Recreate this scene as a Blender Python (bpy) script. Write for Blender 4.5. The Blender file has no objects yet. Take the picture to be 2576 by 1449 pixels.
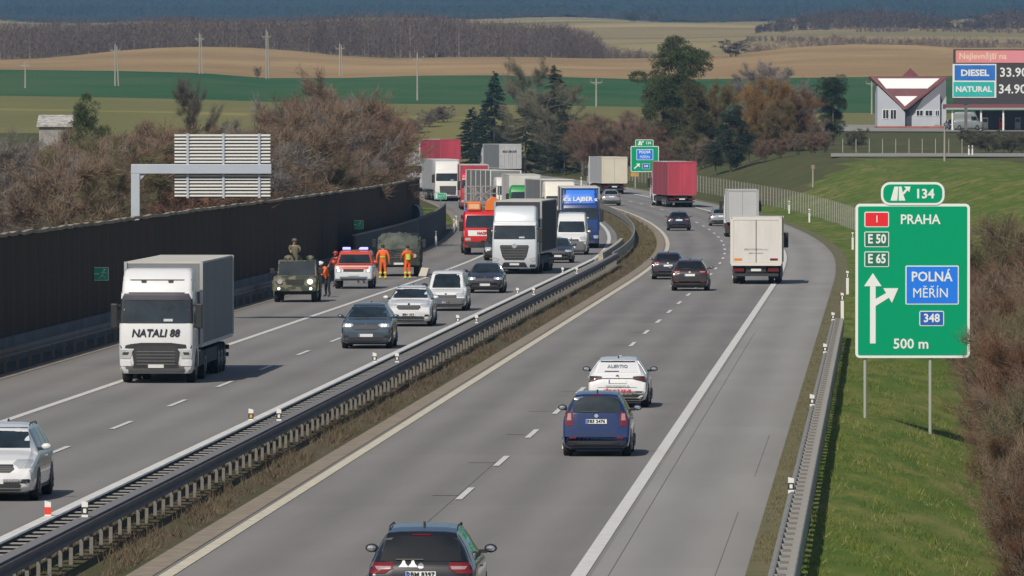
import bpy, bmesh, math, random
import numpy as np
from mathutils import Vector, Matrix
from mathutils.bvhtree import BVHTree

random.seed(7)
R = math.radians
sc = bpy.context.scene
col = sc.collection

# ---------------------------------------------------------------- camera, sky, sun, exposure
F = 20980.0            # focal length in units of a 2576 px wide picture (long telephoto)
CX, HY = 1288.0, 308.0 # picture centre column, eye-level row
CH = 8.33              # camera height above the near road
cam_d = bpy.data.cameras.new('camera')
cam = bpy.data.objects.new('camera', cam_d)
col.objects.link(cam)
cam.location = (0, 0, CH)
cam.rotation_euler = (R(90) - math.atan((724.5 - HY) / F), 0, 0)
cam_d.sensor_width = 36.0
cam_d.lens = 36.0 * F / 2576.0
cam_d.clip_start = 1.0
cam_d.clip_end = 30000.0
sc.camera = cam

SUN_EL, SUN_AZ = 43.0, 24.0   # behind the camera, a little to its left
world = bpy.data.worlds.new('World')
sc.world = world
world.use_nodes = True
wn = world.node_tree.nodes
sky = wn.new('ShaderNodeTexSky')
sky.sky_type = 'NISHITA'
sky.sun_disc = False
sky.sun_elevation = R(SUN_EL)
sky.sun_rotation = R(180 + SUN_AZ)
sky.altitude = 450
sky.dust_density = 2.0
wn['Background'].inputs['Strength'].default_value = 0.072
world.node_tree.links.new(sky.outputs[0], wn['Background'].inputs[0])
sun_d = bpy.data.lights.new('sun', 'SUN')
sun_d.energy = 3.9
sun_d.angle = R(0.53)
sun_d.color = (1.0, 0.925, 0.81)
sun = bpy.data.objects.new('sun', sun_d)
col.objects.link(sun)
sv = Vector((-math.sin(R(SUN_AZ)) * math.cos(R(SUN_EL)), -math.cos(R(SUN_AZ)) * math.cos(R(SUN_EL)), math.sin(R(SUN_EL))))
sun.rotation_euler = sv.to_track_quat('Z', 'Y').to_euler()
sun.location = (-50, -50, 80)
sc.view_settings.view_transform = 'Standard'
sc.view_settings.look = 'None'
sc.view_settings.exposure = -0.1
sc.view_settings.gamma = 1.0
sc.view_settings.use_curve_mapping = False
sc.render.engine = 'CYCLES'
sc.cycles.use_denoising = True
sc.cycles.max_bounces = 5
sc.cycles.diffuse_bounces = 2
sc.cycles.glossy_bounces = 3
sc.cycles.transmission_bounces = 3
sc.cycles.volume_bounces = 0
sc.cycles.caustics_reflective = False
sc.cycles.caustics_refractive = False

# ---------------------------------------------------------------- the course of the motorway
_MY = [0, 430, 500, 570, 640, 700, 760, 850, 950, 1050, 1250, 1600]
_MM = [.0440, .0445, .036, .018, 0.0, -.018, -.036, -.052, -.080, -.112, -.15, -.16]
_YY = np.arange(0.0, 1601.0, 1.0)
_M = np.interp(_YY, _MY, _MM)
_XL = np.concatenate([[0], np.cumsum((_M[1:] + _M[:-1]) / 2)])
_XL += -6.3 - np.interp(153, _YY, _XL)
def XL(Y): return float(np.interp(Y, _YY, _XL))      # inner edge line of the carriageway that leads away
def slope(Y): return float(np.interp(Y, _MY, _MM))
_ZY = [0, 560, 650, 760, 850, 987, 1055, 1150, 1300]
_ZZ = [0, 0, .15, .60, .95, 1.75, 2.1, 2.6, 3.2]
_zs = np.interp(_YY, _ZY, _ZZ)
_zs = np.convolve(np.pad(_zs, 30, mode='edge'), np.ones(61) / 61, 'valid')
def zr(Y): return float(np.interp(Y, _YY, _zs))
def sstep(t):
    t = min(1.0, max(0.0, t))
    return t * t * (3 - 2 * t)
def terp(x, tab):
    return float(np.interp(x, [p[0] for p in tab], [p[1] for p in tab]))
Y1250 = [(0, 262), (500, 272), (1000, 284), (1600, 292), (2000, 312), (2576, 318)]
YB = [(-400, 176), (0, 175), (290, 178), (500, 183), (670, 196), (860, 196), (1050, 190), (1250, 189), (1500, 196), (1650, 200), (2190, 193), (2576, 188), (3000, 185)]
YC = [(-400, 158), (0, 150), (100, 147), (200, 138), (290, 128), (400, 120), (500, 117), (620, 119), (750, 128), (860, 140), (1000, 147), (1100, 144), (1300, 143), (1500, 147), (1700, 146), (1800, 138), (1900, 130), (2000, 118), (2150, 111), (2300, 113), (2400, 120), (2576, 119), (3000, 122)]
def zpix(y, Y): return CH - (y - HY) * Y / F
def zfield(X, Y):
    x = CX + F * X / Y
    rows = [(1000, 5.0), (1250, zpix(terp(x, Y1250), 1250)), (1450, zpix((terp(x, Y1250) + terp(x, YB)) / 2 + 4, 1450)), (1700, zpix(terp(x, YB), 1700)),
            (1980, zpix((terp(x, YB) + terp(x, YC)) / 2 - 3, 1980)), (2300, zpix(terp(x, YC), 2300))]
    c = rows[-1][1]
    rows += [(2450, c - 1.5), (2750, c - 4), (3000, zpix(112 + 6 * math.sin(x / 170.0), 3000)), (3600, zpix(88 + 7 * math.sin(x / 230.0 + 1), 3600)), (4300, zpix(62 + 5 * math.sin(x / 150.0), 4300)), (5200, zpix(52 + 7 * math.sin(x / 260.0) + 4 * math.sin(x / 83.0), 5200)),
             (7000, zpix(42, 7000)), (9500, zpix(-60 + 14 * math.sin(x / 210.0), 9500)), (11500, zpix(-150, 11500))]
    return terp(Y, rows)
TL = [(0, 0), (500, .2), (800, 1.6), (1000, 5.0), (1250, 10)]
TR = [(0, -1.6), (250, -1.4), (330, -.3), (430, 1.3), (520, 3.2), (640, 4.6), (760, 4.4), (900, 5.0), (1000, 5.6), (1120, 6.9), (1200, 7.6), (1250, 8.2)]
def zground(o, Y):
    X = XL(Y) + o
    z = zr(Y)
    if o < -16.0:
        z += (terp(Y, TL) - z) * sstep((-o - 16.0) / 26)
    elif o > 11.6:
        z += (terp(Y, TR) - z) * sstep((o - 11.6) / (7.0 if Y < 300 else 16.0))
    if Y > 1100:
        t = sstep((Y - 1100) / 105)
        z = z * (1 - t) + zfield(X, Y) * t
    return z
def ground(X, Y):
    if Y < 1250:
        return zground(X - XL(Y), Y)
    return zfield(X, Y)
def at(x, Y):                      # picture column and distance -> point on the ground
    X = (x - CX) * Y / F
    return Vector((X, Y, ground(X, Y)))
def pt(x, y, Y):                   # picture column and row at a distance -> point in space
    return Vector(((x - CX) * Y / F, Y, zpix(y, Y)))

# ---------------------------------------------------------------- materials
MATS = {}
def mat(name, c, rough=0.6, metal=0.0, var=0.0, scale=4.0, bump=0.0, coat=0.0, c2=None, emit=0.0, spec=None, detail=4.0, stretch=None, obj=False):
    if name in MATS: return MATS[name]
    m = bpy.data.materials.new(name)
    m.use_nodes = True
    nt = m.node_tree
    b = nt.nodes['Principled BSDF']
    c = tuple(c) + (1,)
    b.inputs['Base Color'].default_value = c
    b.inputs['Roughness'].default_value = rough
    b.inputs['Metallic'].default_value = metal
    if coat:
        b.inputs['Coat Weight'].default_value = coat
        b.inputs['Coat Roughness'].default_value = 0.05
    if spec is not None: b.inputs['Specular IOR Level'].default_value = spec
    if emit:
        b.inputs['Emission Color'].default_value = c
        b.inputs['Emission Strength'].default_value = emit
    if var or c2 or bump:
        tc = nt.nodes.new('ShaderNodeTexCoord')
        mp = nt.nodes.new('ShaderNodeMapping')
        if stretch: mp.inputs['Scale'].default_value = stretch
        nz = nt.nodes.new('ShaderNodeTexNoise')
        nz.inputs['Scale'].default_value = scale
        nz.inputs['Detail'].default_value = detail
        nz.inputs['Roughness'].default_value = 0.6
        nt.links.new(tc.outputs['Object'], mp.inputs[0])
        nt.links.new(mp.outputs[0], nz.inputs['Vector'])
        rp = nt.nodes.new('ShaderNodeValToRGB')
        rp.color_ramp.elements[0].position = 0.32
        rp.color_ramp.elements[1].position = 0.68
        if c2 is None:
            lo = tuple(v * (1 - var) for v in c[:3]) + (1,)
            hi = tuple(min(1, v * (1 + var)) for v in c[:3]) + (1,)
        else:
            lo, hi = c, tuple(c2) + (1,)
        rp.color_ramp.elements[0].color = lo
        rp.color_ramp.elements[1].color = hi
        nt.links.new(nz.outputs[0], rp.inputs[0])
        nt.links.new(rp.outputs[0], b.inputs['Base Color'])
        if bump:
            bp = nt.nodes.new('ShaderNodeBump')
            bp.inputs['Strength'].default_value = bump
            bp.inputs['Distance'].default_value = 0.05
            nt.links.new(nz.outputs[0], bp.inputs['Height'])
            nt.links.new(bp.outputs[0], b.inputs['Normal'])
    MATS[name] = m
    return m
def ground_mat(name, cols, scales, rough=0.95, stretch=None, streak=None):
    """three-colour ground: two noises of different size mixed."""
    m = bpy.data.materials.new(name); m.use_nodes = True
    nt = m.node_tree; b = nt.nodes['Principled BSDF']
    b.inputs['Roughness'].default_value = rough
    b.inputs['Specular IOR Level'].default_value = 0.15
    tc = nt.nodes.new('ShaderNodeTexCoord')
    prev = None
    for i, s in enumerate(scales):
        mp = nt.nodes.new('ShaderNodeMapping')
        if stretch: mp.inputs['Scale'].default_value = stretch
        nt.links.new(tc.outputs['Object'], mp.inputs[0])
        nz = nt.nodes.new('ShaderNodeTexNoise'); nz.inputs['Scale'].default_value = s
        nz.inputs['Detail'].default_value = 6; nz.inputs['Roughness'].default_value = 0.65
        nt.links.new(mp.outputs[0], nz.inputs['Vector'])
        rp = nt.nodes.new('ShaderNodeValToRGB')
        rp.color_ramp.elements[0].position = 0.38; rp.color_ramp.elements[1].position = 0.62
        nt.links.new(nz.outputs[0], rp.inputs[0])
        mx = nt.nodes.new('ShaderNodeMix'); mx.data_type = 'RGBA'
        nt.links.new(rp.outputs[0], mx.inputs[0])
        if prev is None: mx.inputs[6].default_value = tuple(cols[0]) + (1,)
        else: nt.links.new(prev, mx.inputs[6])
        mx.inputs[7].default_value = tuple(cols[i + 1]) + (1,)
        prev = mx.outputs[2]
    nt.links.new(prev, b.inputs['Base Color'])
    bp = nt.nodes.new('ShaderNodeBump'); bp.inputs['Strength'].default_value = 0.5; bp.inputs['Distance'].default_value = 0.15
    nt.links.new(nz.outputs[0], bp.inputs['Height']); nt.links.new(bp.outputs[0], b.inputs['Normal'])
    MATS[name] = m
    return m
def road_mat(name, base, tint, joint=5.5, wear=0.12):
    """pavement: fine grain, wheel tracks polished along the lanes (u = metres across), patches and slab joints (v = metres along)."""
    m = bpy.data.materials.new(name); m.use_nodes = True
    nt = m.node_tree; b = nt.nodes['Principled BSDF']; N = nt.nodes.new; L = nt.links.new
    b.inputs['Roughness'].default_value = 0.85
    b.inputs['Specular IOR Level'].default_value = 0.25
    uv = N('ShaderNodeUVMap'); sp = N('ShaderNodeSeparateXYZ'); L(uv.outputs[0], sp.inputs[0])
    def noise(scale, sx, sy, det=5):
        mp = N('ShaderNodeMapping'); mp.inputs['Scale'].default_value = (sx, sy, 1); L(uv.outputs[0], mp.inputs[0])
        nz = N('ShaderNodeTexNoise'); nz.inputs['Scale'].default_value = scale; nz.inputs['Detail'].default_value = det
        L(mp.outputs[0], nz.inputs['Vector']); return nz.outputs[0]
    def math_(op, a, bb, clamp=False):
        n = N('ShaderNodeMath'); n.operation = op; n.use_clamp = clamp
        for i, v in enumerate((a, bb)):
            if isinstance(v, (int, float)): n.inputs[i].default_value = v
            else: L(v, n.inputs[i])
        return n.outputs[0]
    tot = math_('MULTIPLY', math_('SUBTRACT', noise(1.0, .9, .06), .5), wear * 2.2)      # long streaks
    tot = math_('ADD', tot, math_('MULTIPLY', math_('SUBTRACT', noise(1.0, .12, .03, 3), .5), wear * 1.6))
    tot = math_('ADD', tot, math_('MULTIPLY', math_('SUBTRACT', noise(26.0, 1, .5, 2), .5), .10))
    # wheel tracks
    w = math_('SINE', math_('MULTIPLY', sp.outputs[0], 2 * math.pi / 1.875), 0)
    tot = math_('ADD', tot, math_('MULTIPLY', w, wear * .55))
    # slab joints
    fr = math_('FRACT', math_('DIVIDE', sp.outputs[1], joint), 0)
    j = math_('LESS_THAN', fr, .012)
    tot = math_('SUBTRACT', tot, math_('MULTIPLY', j, .10))
    slab = N('ShaderNodeTexWhiteNoise'); slab.noise_dimensions = '1D'
    L(math_('FLOOR', math_('DIVIDE', sp.outputs[1], joint), 0), slab.inputs['W'])
    tot = math_('ADD', tot, math_('MULTIPLY', math_('SUBTRACT', slab.outputs[0], .5), .07))
    v = math_('MULTIPLY', math_('ADD', tot, 1.0), base, True)
    mx = N('ShaderNodeVectorMath'); mx.operation = 'SCALE'; mx.inputs[0].default_value = tint; L(v, mx.inputs['Scale'])
    L(mx.outputs[0], b.inputs['Base Color'])
    MATS[name] = m
    return m

# ---------------------------------------------------------------- mesh helpers
class MB:
    def __init__(s): s.v, s.f = [], []
    def add(s, vs, fs):
        n = len(s.v); s.v += [tuple(v) for v in vs]; s.f += [tuple(i + n for i in f) for f in fs]; return s
    def box(s, x0, x1, y0, y1, z0, z1):
        v = [(x0, y0, z0), (x1, y0, z0), (x1, y1, z0), (x0, y1, z0), (x0, y0, z1), (x1, y0, z1), (x1, y1, z1), (x0, y1, z1)]
        return s.add(v, [(3, 2, 1, 0), (4, 5, 6, 7), (0, 1, 5, 4), (1, 2, 6, 5), (2, 3, 7, 6), (3, 0, 4, 7)])
    def cyl(s, p, q, r0, r1=None, n=8, cap=True):
        p, q = Vector(p), Vector(q); r1 = r0 if r1 is None else r1
        d = (q - p).normalized(); a = d.orthogonal().normalized(); b = d.cross(a)
        vs = []
        for c, r in ((p, r0), (q, r1)):
            for i in range(n):
                t = 2 * math.pi * i / n; vs.append(c + (a * math.cos(t) + b * math.sin(t)) * r)
        fs = [(i, (i + 1) % n, n + (i + 1) % n, n + i) for i in range(n)]
        if cap: fs += [tuple(range(n - 1, -1, -1)), tuple(range(n, 2 * n))]
        return s.add(vs, fs)
    def bar(s, p, q, w, h):            # square bar from p to q
        return s.cyl(p, q, max(w, h) * .7, n=4)
    def prism(s, poly, axis, a, b):
        def P(u, v, t): return {'x': (t, u, v), 'y': (u, t, v), 'z': (u, v, t)}[axis]
        n = len(poly); vs = [P(u, v, a) for u, v in poly] + [P(u, v, b) for u, v in poly]
        return s.add(vs, [tuple(range(n - 1, -1, -1)), tuple(range(n, 2 * n))] + [(i, (i + 1) % n, n + (i + 1) % n, n + i) for i in range(n)])
    def ball(s, c, r, nu=10, nv=6):
        rx, ry, rz = r if isinstance(r, (tuple, list)) else (r, r, r)
        vs = [(c[0], c[1], c[2] - rz)]
        for j in range(1, nv):
            ph = -math.pi / 2 + math.pi * j / nv
            for i in range(nu):
                t = 2 * math.pi * i / nu; vs.append((c[0] + rx * math.cos(ph) * math.cos(t), c[1] + ry * math.cos(ph) * math.sin(t), c[2] + rz * math.sin(ph)))
        vs.append((c[0], c[1], c[2] + rz)); fs = []
        for i in range(nu):
            fs.append((0, 1 + (i + 1) % nu, 1 + i))
            for j in range(nv - 2):
                a = 1 + j * nu; fs.append((a + i, a + (i + 1) % nu, a + nu + (i + 1) % nu, a + nu + i))
            k = 1 + (nv - 2) * nu; fs.append((k + i, k + (i + 1) % nu, len(vs) - 1))
        return s.add(vs, fs)
    def loft(s, secs, closed=True, caps=True):
        n = len(secs[0]); vs = [p for q in secs for p in q]; fs = []
        for k in range(len(secs) - 1):
            for i in range(n if closed else n - 1):
                j = (i + 1) % n; fs.append((k * n + i, k * n + j, (k + 1) * n + j, (k + 1) * n + i))
        if caps: fs += [tuple(range(n - 1, -1, -1)), tuple(range((len(secs) - 1) * n, len(secs) * n))]
        return s.add(vs, fs)
    def mesh(s, name, bevel=0.0, smooth=None, fix=True):
        me = bpy.data.meshes.new(name); me.from_pydata(s.v, [], s.f)
        if fix or bevel:
            bm = bmesh.new(); bm.from_mesh(me)
            if fix: bmesh.ops.recalc_face_normals(bm, faces=bm.faces)
            if bevel: bmesh.ops.bevel(bm, geom=[e for e in bm.edges if len(e.link_faces) == 2 and e.calc_face_angle(0) > .5], offset=bevel, segments=2, affect='EDGES', profile=.5, clamp_overlap=True)
            bm.to_mesh(me); bm.free()
        if smooth is not None:
            me.polygons.foreach_set('use_smooth', [True] * len(me.polygons)); me.set_sharp_from_angle(angle=R(smooth))
        return me
    def build(s, name, m, parent=None, bevel=0.0, smooth=None, fix=True):
        return obj(name, s.mesh(name, bevel, smooth, fix), m, parent)
def obj(name, me, m, parent=None):
    if m is not None and not me.materials:
        me.materials.append(m)
    o = bpy.data.objects.new(name, me); col.objects.link(o)
    if parent is not None: o.parent = parent
    return o
def tag(o, label, cat, group=None, kind=None):
    if label: o['label'] = label
    if cat: o['category'] = cat
    if group: o['group'] = group
    if kind: o['kind'] = kind
    return o
def struct(o, kind='structure'): o['kind'] = kind; return o
def thing(name, label, cat, loc=(0, 0, 0), rz=0.0, group=None):
    o = bpy.data.objects.new(name, None); col.objects.link(o)
    o.empty_display_size = .2; o.location = loc; o.rotation_euler = (0, 0, rz)
    return tag(o, label, cat, group)
def copy_tree(o, parent=None):
    c = o.copy(); col.objects.link(c); c.parent = parent
    for ch in o.children:
        copy_tree(ch, c)
    return c
def text(txt, size, m, parent, loc, rx=90, rz=0, ext=0.004, bold=0.0, shear=0.0, align='CENTER', name='lettering', squeeze=1.0, ry=0):
    cu = bpy.data.curves.new(name, 'FONT'); cu.body = txt; cu.size = size; cu.extrude = ext; cu.offset = bold; cu.shear = shear
    cu.align_x = align; cu.align_y = 'CENTER'; cu.resolution_u = 2
    t = bpy.data.objects.new('tmp', cu); col.objects.link(t)
    dg = bpy.context.evaluated_depsgraph_get()
    me = bpy.data.meshes.new_from_object(t.evaluated_get(dg)); bpy.data.objects.remove(t); bpy.data.curves.remove(cu)
    me.materials.clear()
    o = obj(name, me, m, parent); o.location = loc; o.rotation_euler = (R(rx), R(ry), R(rz)); o.scale = (squeeze, 1, 1)
    return o
def strip(name, o0, o1, Y0, Y1, dz, m, parent=None, step=6.0, n=1, crown=0.0):
    rows = int(math.ceil((Y1 - Y0) / step)) + 1
    vs, fs, uv = [], [], []
    for k in range(rows):
        Y = Y0 + (Y1 - Y0) * k / (rows - 1); x, z = XL(Y), zr(Y)
        for i in range(n + 1):
            t = i / n; o = o0 + (o1 - o0) * t
            vs.append((x + o, Y, z + dz + crown * math.sin(math.pi * t))); uv.append((o, Y))
    for k in range(rows - 1):
        for i in range(n):
            a = k * (n + 1) + i; fs.append((a, a + 1, a + n + 2, a + n + 1))
    me = bpy.data.meshes.new(name); me.from_pydata(vs, [], fs)
    ul = me.uv_layers.new(name='UVMap')
    idx = np.empty(len(me.loops), dtype=np.int32); me.loops.foreach_get('vertex_index', idx)
    ul.data.foreach_set('uv', np.array(uv, dtype=np.float32)[idx].ravel())
    return obj(name, me, m, parent)

# ---------------------------------------------------------------- ground, fields, hills
M_grass = ground_mat('verge_grass', [(.105, .155, .022), (.22, .20, .065), (.075, .125, .020)], [.22, 1.1], stretch=(1, .22, 1))
M_bank = ground_mat('bank_grass', [(.090, .092, .034), (.118, .102, .048), (.070, .084, .028)], [.05, .3], stretch=(1, .3, 1))
M_meadow = ground_mat('meadow_grass', [(.165, .165, .055), (.21, .19, .075)], [.03], stretch=(1, .3, 1))
M_soil = ground_mat('median_soil', [(.105, .078, .055), (.16, .125, .085), (.085, .085, .04)], [1.6, .25], stretch=(1, .4, 1))
M_green = ground_mat('winter_crop', [(.020, .090, .030), (.034, .115, .036), (.065, .125, .045)], [.008, .04], stretch=(.6, .3, 1))
M_brown = ground_mat('ploughed_soil', [(.37, .25, .12), (.46, .315, .16), (.31, .205, .10)], [.005, .03], stretch=(.5, .25, 1))
M_farfield = ground_mat('far_farmland', [(.50, .34, .16), (.44, .37, .16), (.22, .18, .085)], [.0022, .0035], stretch=(.25, 1, 1))
M_farwood = ground_mat('far_woodland', [(.028, .040, .034), (.042, .052, .040), (.022, .034, .03)], [.012, .05], stretch=(1, .4, 1))

def near_ground():
    os_ = [-160, -120, -90, -70, -55, -44, -36, -30, -25, -21, -18.5, -17.0, -16.0, -15.45, -14.5, -3.7, -.9, 5, 10.4, 10.62, 11.0, 11.6, 12.4, 13.4, 14.4, 15.5, 17, 19, 21.5, 24.5, 28, 33, 40, 50, 65, 85, 110, 140, 180]
    Ys = list(np.arange(90, 400, 5.0)) + list(np.arange(400, 1251, 8.5)) + [1256]
    rng = np.random.default_rng(3); vs, fs = [], []; n = len(os_)
    for Y in Ys:
        for o in os_:
            z = zground(o, min(Y, 1250))
            if -15.46 < o < 10.61: z -= .15
            elif (o > 12 or o < -18) and Y < 1090: z += rng.normal(0, .05)
            vs.append((XL(Y) + o, Y, z))
    for k in range(len(Ys) - 1):
        for i in range(n - 1):
            a = k * n + i; fs.append((a, a + 1, a + n + 1, a + n))
    me = bpy.data.meshes.new('ground'); me.from_pydata(vs, [], fs)
    me.polygons.foreach_set('use_smooth', [True] * len(me.polygons))
    o_ = struct(obj('ground', me, M_grass)); me.materials.append(M_bank); me.materials.append(M_meadow)
    for p in me.polygons:
        c = p.center; p.material_index = 2 if c.y > 1100 and c.x < 25 else (1 if c.y > 800 + 40 * math.sin(c.x * .2) else 0)
near_ground()
def band(name, Ys, m, dz=0.0, u0=-.16, u1=.16, n=170, rough=0.0, skirt=0.0):
    vs, fs = [], []; rng = np.random.default_rng(5)
    us = np.linspace(u0, u1, n)
    for Y in Ys:
        for u in us:
            vs.append((u * Y, Y, zfield(u * Y, Y) + dz - (skirt if Y == Ys[0] else 0) + (abs(rng.normal(0, rough)) if rough else 0)))
    for k in range(len(Ys) - 1):
        for i in range(n - 1):
            a = k * n + i; fs.append((a, a + 1, a + n + 1, a + n))
    me = bpy.data.meshes.new(name); me.from_pydata(vs, [], fs)
    me.polygons.foreach_set('use_smooth', [True] * len(me.polygons))
    return struct(obj(name, me, m))
band('meadow', [1211.5, 1212, 1220, 1235, 1250, 1270, 1300, 1341], M_meadow, .12, skirt=.8)
band('green_field', np.linspace(1340, 1700, 14), M_green, -.02)
band('ploughed_field', np.linspace(1700, 2330, 20), M_brown, -.02)
band('far_farmland', np.linspace(2330, 5200, 26), M_farfield, -.02)
band('hills', np.linspace(5200, 11500, 60), M_farwood, -.02, n=260, rough=1.0)

# ---------------------------------------------------------------- carriageways
M_road1 = road_mat('pavement_away', .22, (1.03, .985, .945), 5.5, .15)
M_road2 = road_mat('pavement_towards', .225, (1.02, .985, .955), 7.5, .13)
M_shld = road_mat('pavement_shoulder', .28, (1.015, .985, .94), 6.0, .12)
M_white = mat('road_paint', (.66, .65, .62), .7, var=.12, scale=3)
M_cream = mat('old_road_paint', (.60, .55, .43), .75, var=.18, scale=2.5)
M_gutter = mat('gutter_concrete', (.27, .225, .17), .9, var=.2, scale=2)
M_crack = mat('crack_dark', (.185, .183, .18), .85)
M_joint = mat('joint_sealant', (.165, .163, .158), .8)
M_dirt = mat('verge_dirt', (.17, .14, .075), .95, c2=(.10, .11, .04), scale=.9)
YE = 1130
road_a = struct(strip('road', -.30, 7.75, 92, YE, 0.0, M_road1, n=4))
shoulder = struct(strip('road_shoulder', 7.75, 10.6, 92, YE, .004, M_shld, n=2))
road_b = struct(strip('road', -15.4, -3.55, 92, YE, 0.0, M_road2, n=5))
struct(strip('median_ground', -3.56, -.78, 92, YE, .01, M_soil, n=6, crown=.10))
struct(strip('gutter', -.79, -.29, 92, YE, .012, M_gutter))
struct(strip('verge', 10.58, 11.3, 92, 1000, .012, M_dirt, n=2))
struct(strip('gutter', -15.95, -15.39, 92, 1000, .014, M_gutter))
strip('edge_line', -.18, .08, 92, YE, .012, M_cream, road_a)
strip('edge_line', 7.38, 7.66, 92, YE, .012, M_white, road_a)
strip('edge_line', -11.50, -11.25, 92, YE, .012, M_white, road_b)
strip('edge_line', -4.25, -4.0, 92, YE, .012, M_white, road_b)
strip('joint', 3.62, 3.632, 92, 205, .010, M_joint, road_a)
strip('joint', 8.06, 8.072, 92, 330, .012, M_joint, shoulder)
strip('joint', 10.02, 10.03, 150, 178, .012, M_joint, shoulder)
strip('joint', 10.1, 10.11, 196, 222, .012, M_joint, shoulder)
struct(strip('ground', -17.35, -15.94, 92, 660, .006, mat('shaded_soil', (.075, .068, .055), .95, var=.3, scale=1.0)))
def dashes(o, Yc, parent, w=.15):
    mb = MB(); mb.add([(-w / 2, -3, 0), (w / 2, -3, 0), (w / 2, 3, 0), (-w / 2, 3, 0)], [(0, 1, 2, 3)])
    me = mb.mesh('dash', fix=False); me.materials.append(M_white)
    Y = Yc - 18 * int((Yc - 100) / 18)
    while Y < 900:
        d = obj('dash', me, None, parent)
        d.location = (XL(Y) + o, Y, zr(Y) + .016)
        d.rotation_euler = (math.atan((zr(Y + 3) - zr(Y - 3)) / 6), 0, -math.atan(slope(Y)))
        Y += 18
dashes(3.75, 186.9, road_a)
for k in range(12):
    Y = 168.5 + 18 * k + random.uniform(-.5, .5); w = random.uniform(.25, .5); o = 3.45 + random.uniform(-.15, .1)
    c = MB().add([(-w, -.09, 0), (w, -.12, 0), (w * .9, .06, 0), (-w * .8, .1, 0)], [(0, 1, 2, 3)]).build('crack', M_crack, road_a, fix=False); c.location = (XL(Y) + o, Y, zr(Y) + .010)
dashes(-7.8, 247.2, road_b)

# ---------------------------------------------------------------- swept things along the road
def sweep(prof, o, Y0, Y1, step=8.0, closed=True, zf=None, jit=0.0):
    secs = []; n = int(math.ceil((Y1 - Y0) / step))
    for k in range(n + 1):
        Y = Y0 + (Y1 - Y0) * k / n; x = XL(Y) + o; z = zf(Y) if zf else zr(Y)
        j = random.uniform(-jit, jit)
        secs.append([(x + a, Y, z + b + (j if b > .5 else 0)) for a, b in prof])
    return MB().loft(secs, closed=closed)
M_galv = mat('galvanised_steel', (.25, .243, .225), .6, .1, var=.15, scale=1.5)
M_galvw = mat('sunlit_rail', (.72, .71, .67), .55, .0, var=.08, scale=1.0)  # pale copy of the rail steel, sunlit beam top put into its colour
M_galvd = mat('shaded_rail', (.135, .13, .138), .8, .0, var=.15, scale=1.0)  # darker copy of the rail steel, shade of unlit faces in its colour
M_post = mat('rail_post', (.21, .20, .18), .7, .1, var=.35, scale=2)
M_bar = mat('rail_cross_bar', (.30, .295, .27), .7, .0, var=.2, scale=2)
WB = [(0, .50), (.075, .54), (.075, .60), (.02, .64), (.02, .67), (.075, .71), (.075, .77), (0, .81), (-.03, .80), (-.03, .51)]
def along(proto, parent, o, Y, name):
    c = proto.copy(); col.objects.link(c); c.parent = parent; c.name = name
    c.location = (XL(Y) + o, Y, zr(Y)); c.rotation_euler = (0, 0, -math.atan(slope(Y)))
    return c
def repeat(me, m, name, parent, o, Y0, Y1, step):
    if not me.materials: me.materials.append(m)
    Y = Y0
    while Y < Y1:
        c = bpy.data.objects.new(name, me); col.objects.link(c); c.parent = parent
        c.location = (XL(Y) + o, Y, zr(Y)); c.rotation_euler = (0, 0, -math.atan(slope(Y)))
        Y += step
g = thing('guard_rail', 'long double steel guard rail with ladder of cross bars along the median', 'guard rail', (0, 0, 0))
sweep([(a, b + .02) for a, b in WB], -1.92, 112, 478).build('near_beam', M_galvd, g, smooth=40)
sweep([(-.09, .52), (-.09, .84), (.09, .84), (.09, .52)], -2.68, 112, 455).build('far_beam', mat('rail_inner_shade', (.05, .05, .052), .8), g)  # near-black colour stands for the shade on the beam's inner face
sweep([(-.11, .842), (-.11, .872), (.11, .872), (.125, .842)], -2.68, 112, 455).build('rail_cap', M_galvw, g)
sweep([(-.12, .832), (-.12, .850), (.12, .850), (.12, .832)], -2.0, 112, 478).build('near_cap', mat('near_cap', (.19, .185, .19), .8, .0), g)
pm = MB().box(-.035, .035, -.03, .03, -.1, .78).mesh('post'); repeat(pm, M_post, 'post', g, -1.99, 113, 478, 2.0)
pm = MB().box(-.60, .0, -.20, .20, .775, .787).mesh('cross_bar'); repeat(pm, M_bar, 'cross_bar', g, -2.0, 113.5, 455, 1.333)
pm = MB().box(-.05, .05, -.03, .03, -.1, .80).mesh('far_post'); repeat(pm, M_post, 'far_post', g, -2.70, 113, 455, 4.0)
g = thing('guard_rail', 'steel guard rail on posts between the right shoulder and the grass slope', 'guard rail')
sweep([(-a, b) for a, b in WB], 11.26, 112, 322).build('beam', M_galv, g, smooth=40)
pm = MB().box(-.02, .12, -.06, .06, -.3, .80).mesh('post'); repeat(pm, M_post, 'post', g, 11.36, 113, 322, 2.0)
pm = MB().prism([(-.55, .44), (.55, .44), (.0, .80)], 'x', -.10, .26).mesh('spacer'); repeat(pm, M_galv, 'spacer', g, 11.35, 113, 322, 2.0)
sweep([(0, .30), (.03, .34), (.03, .50), (-.02, .54), (.03, .58), (.03, .70), (0, .74), (-.02, .74), (-.02, .30)], 11.62, 112, 322).build('rear_beam', mat('rear_beam', (.32, .31, .28), .6, .1, var=.15, scale=1), g, smooth=40)
g = thing('guard_rail', 'shaded steel guard rail in front of the dark noise wall', 'guard rail')
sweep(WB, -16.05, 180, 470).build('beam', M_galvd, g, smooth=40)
pm = MB().box(-.05, .05, -.03, .03, -.1, .78).mesh('post'); repeat(pm, M_post, 'post', g, -16.13, 182, 470, 4.0)
g = thing('guard_rail', 'pale median rail curving past the stopped trucks to the far bend', 'guard rail')
sweep([(-.05, .35), (-.05, .80), (.05, .80), (.05, .35)], -2.35, 484, 760).build('beam', M_galv, g)
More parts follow.
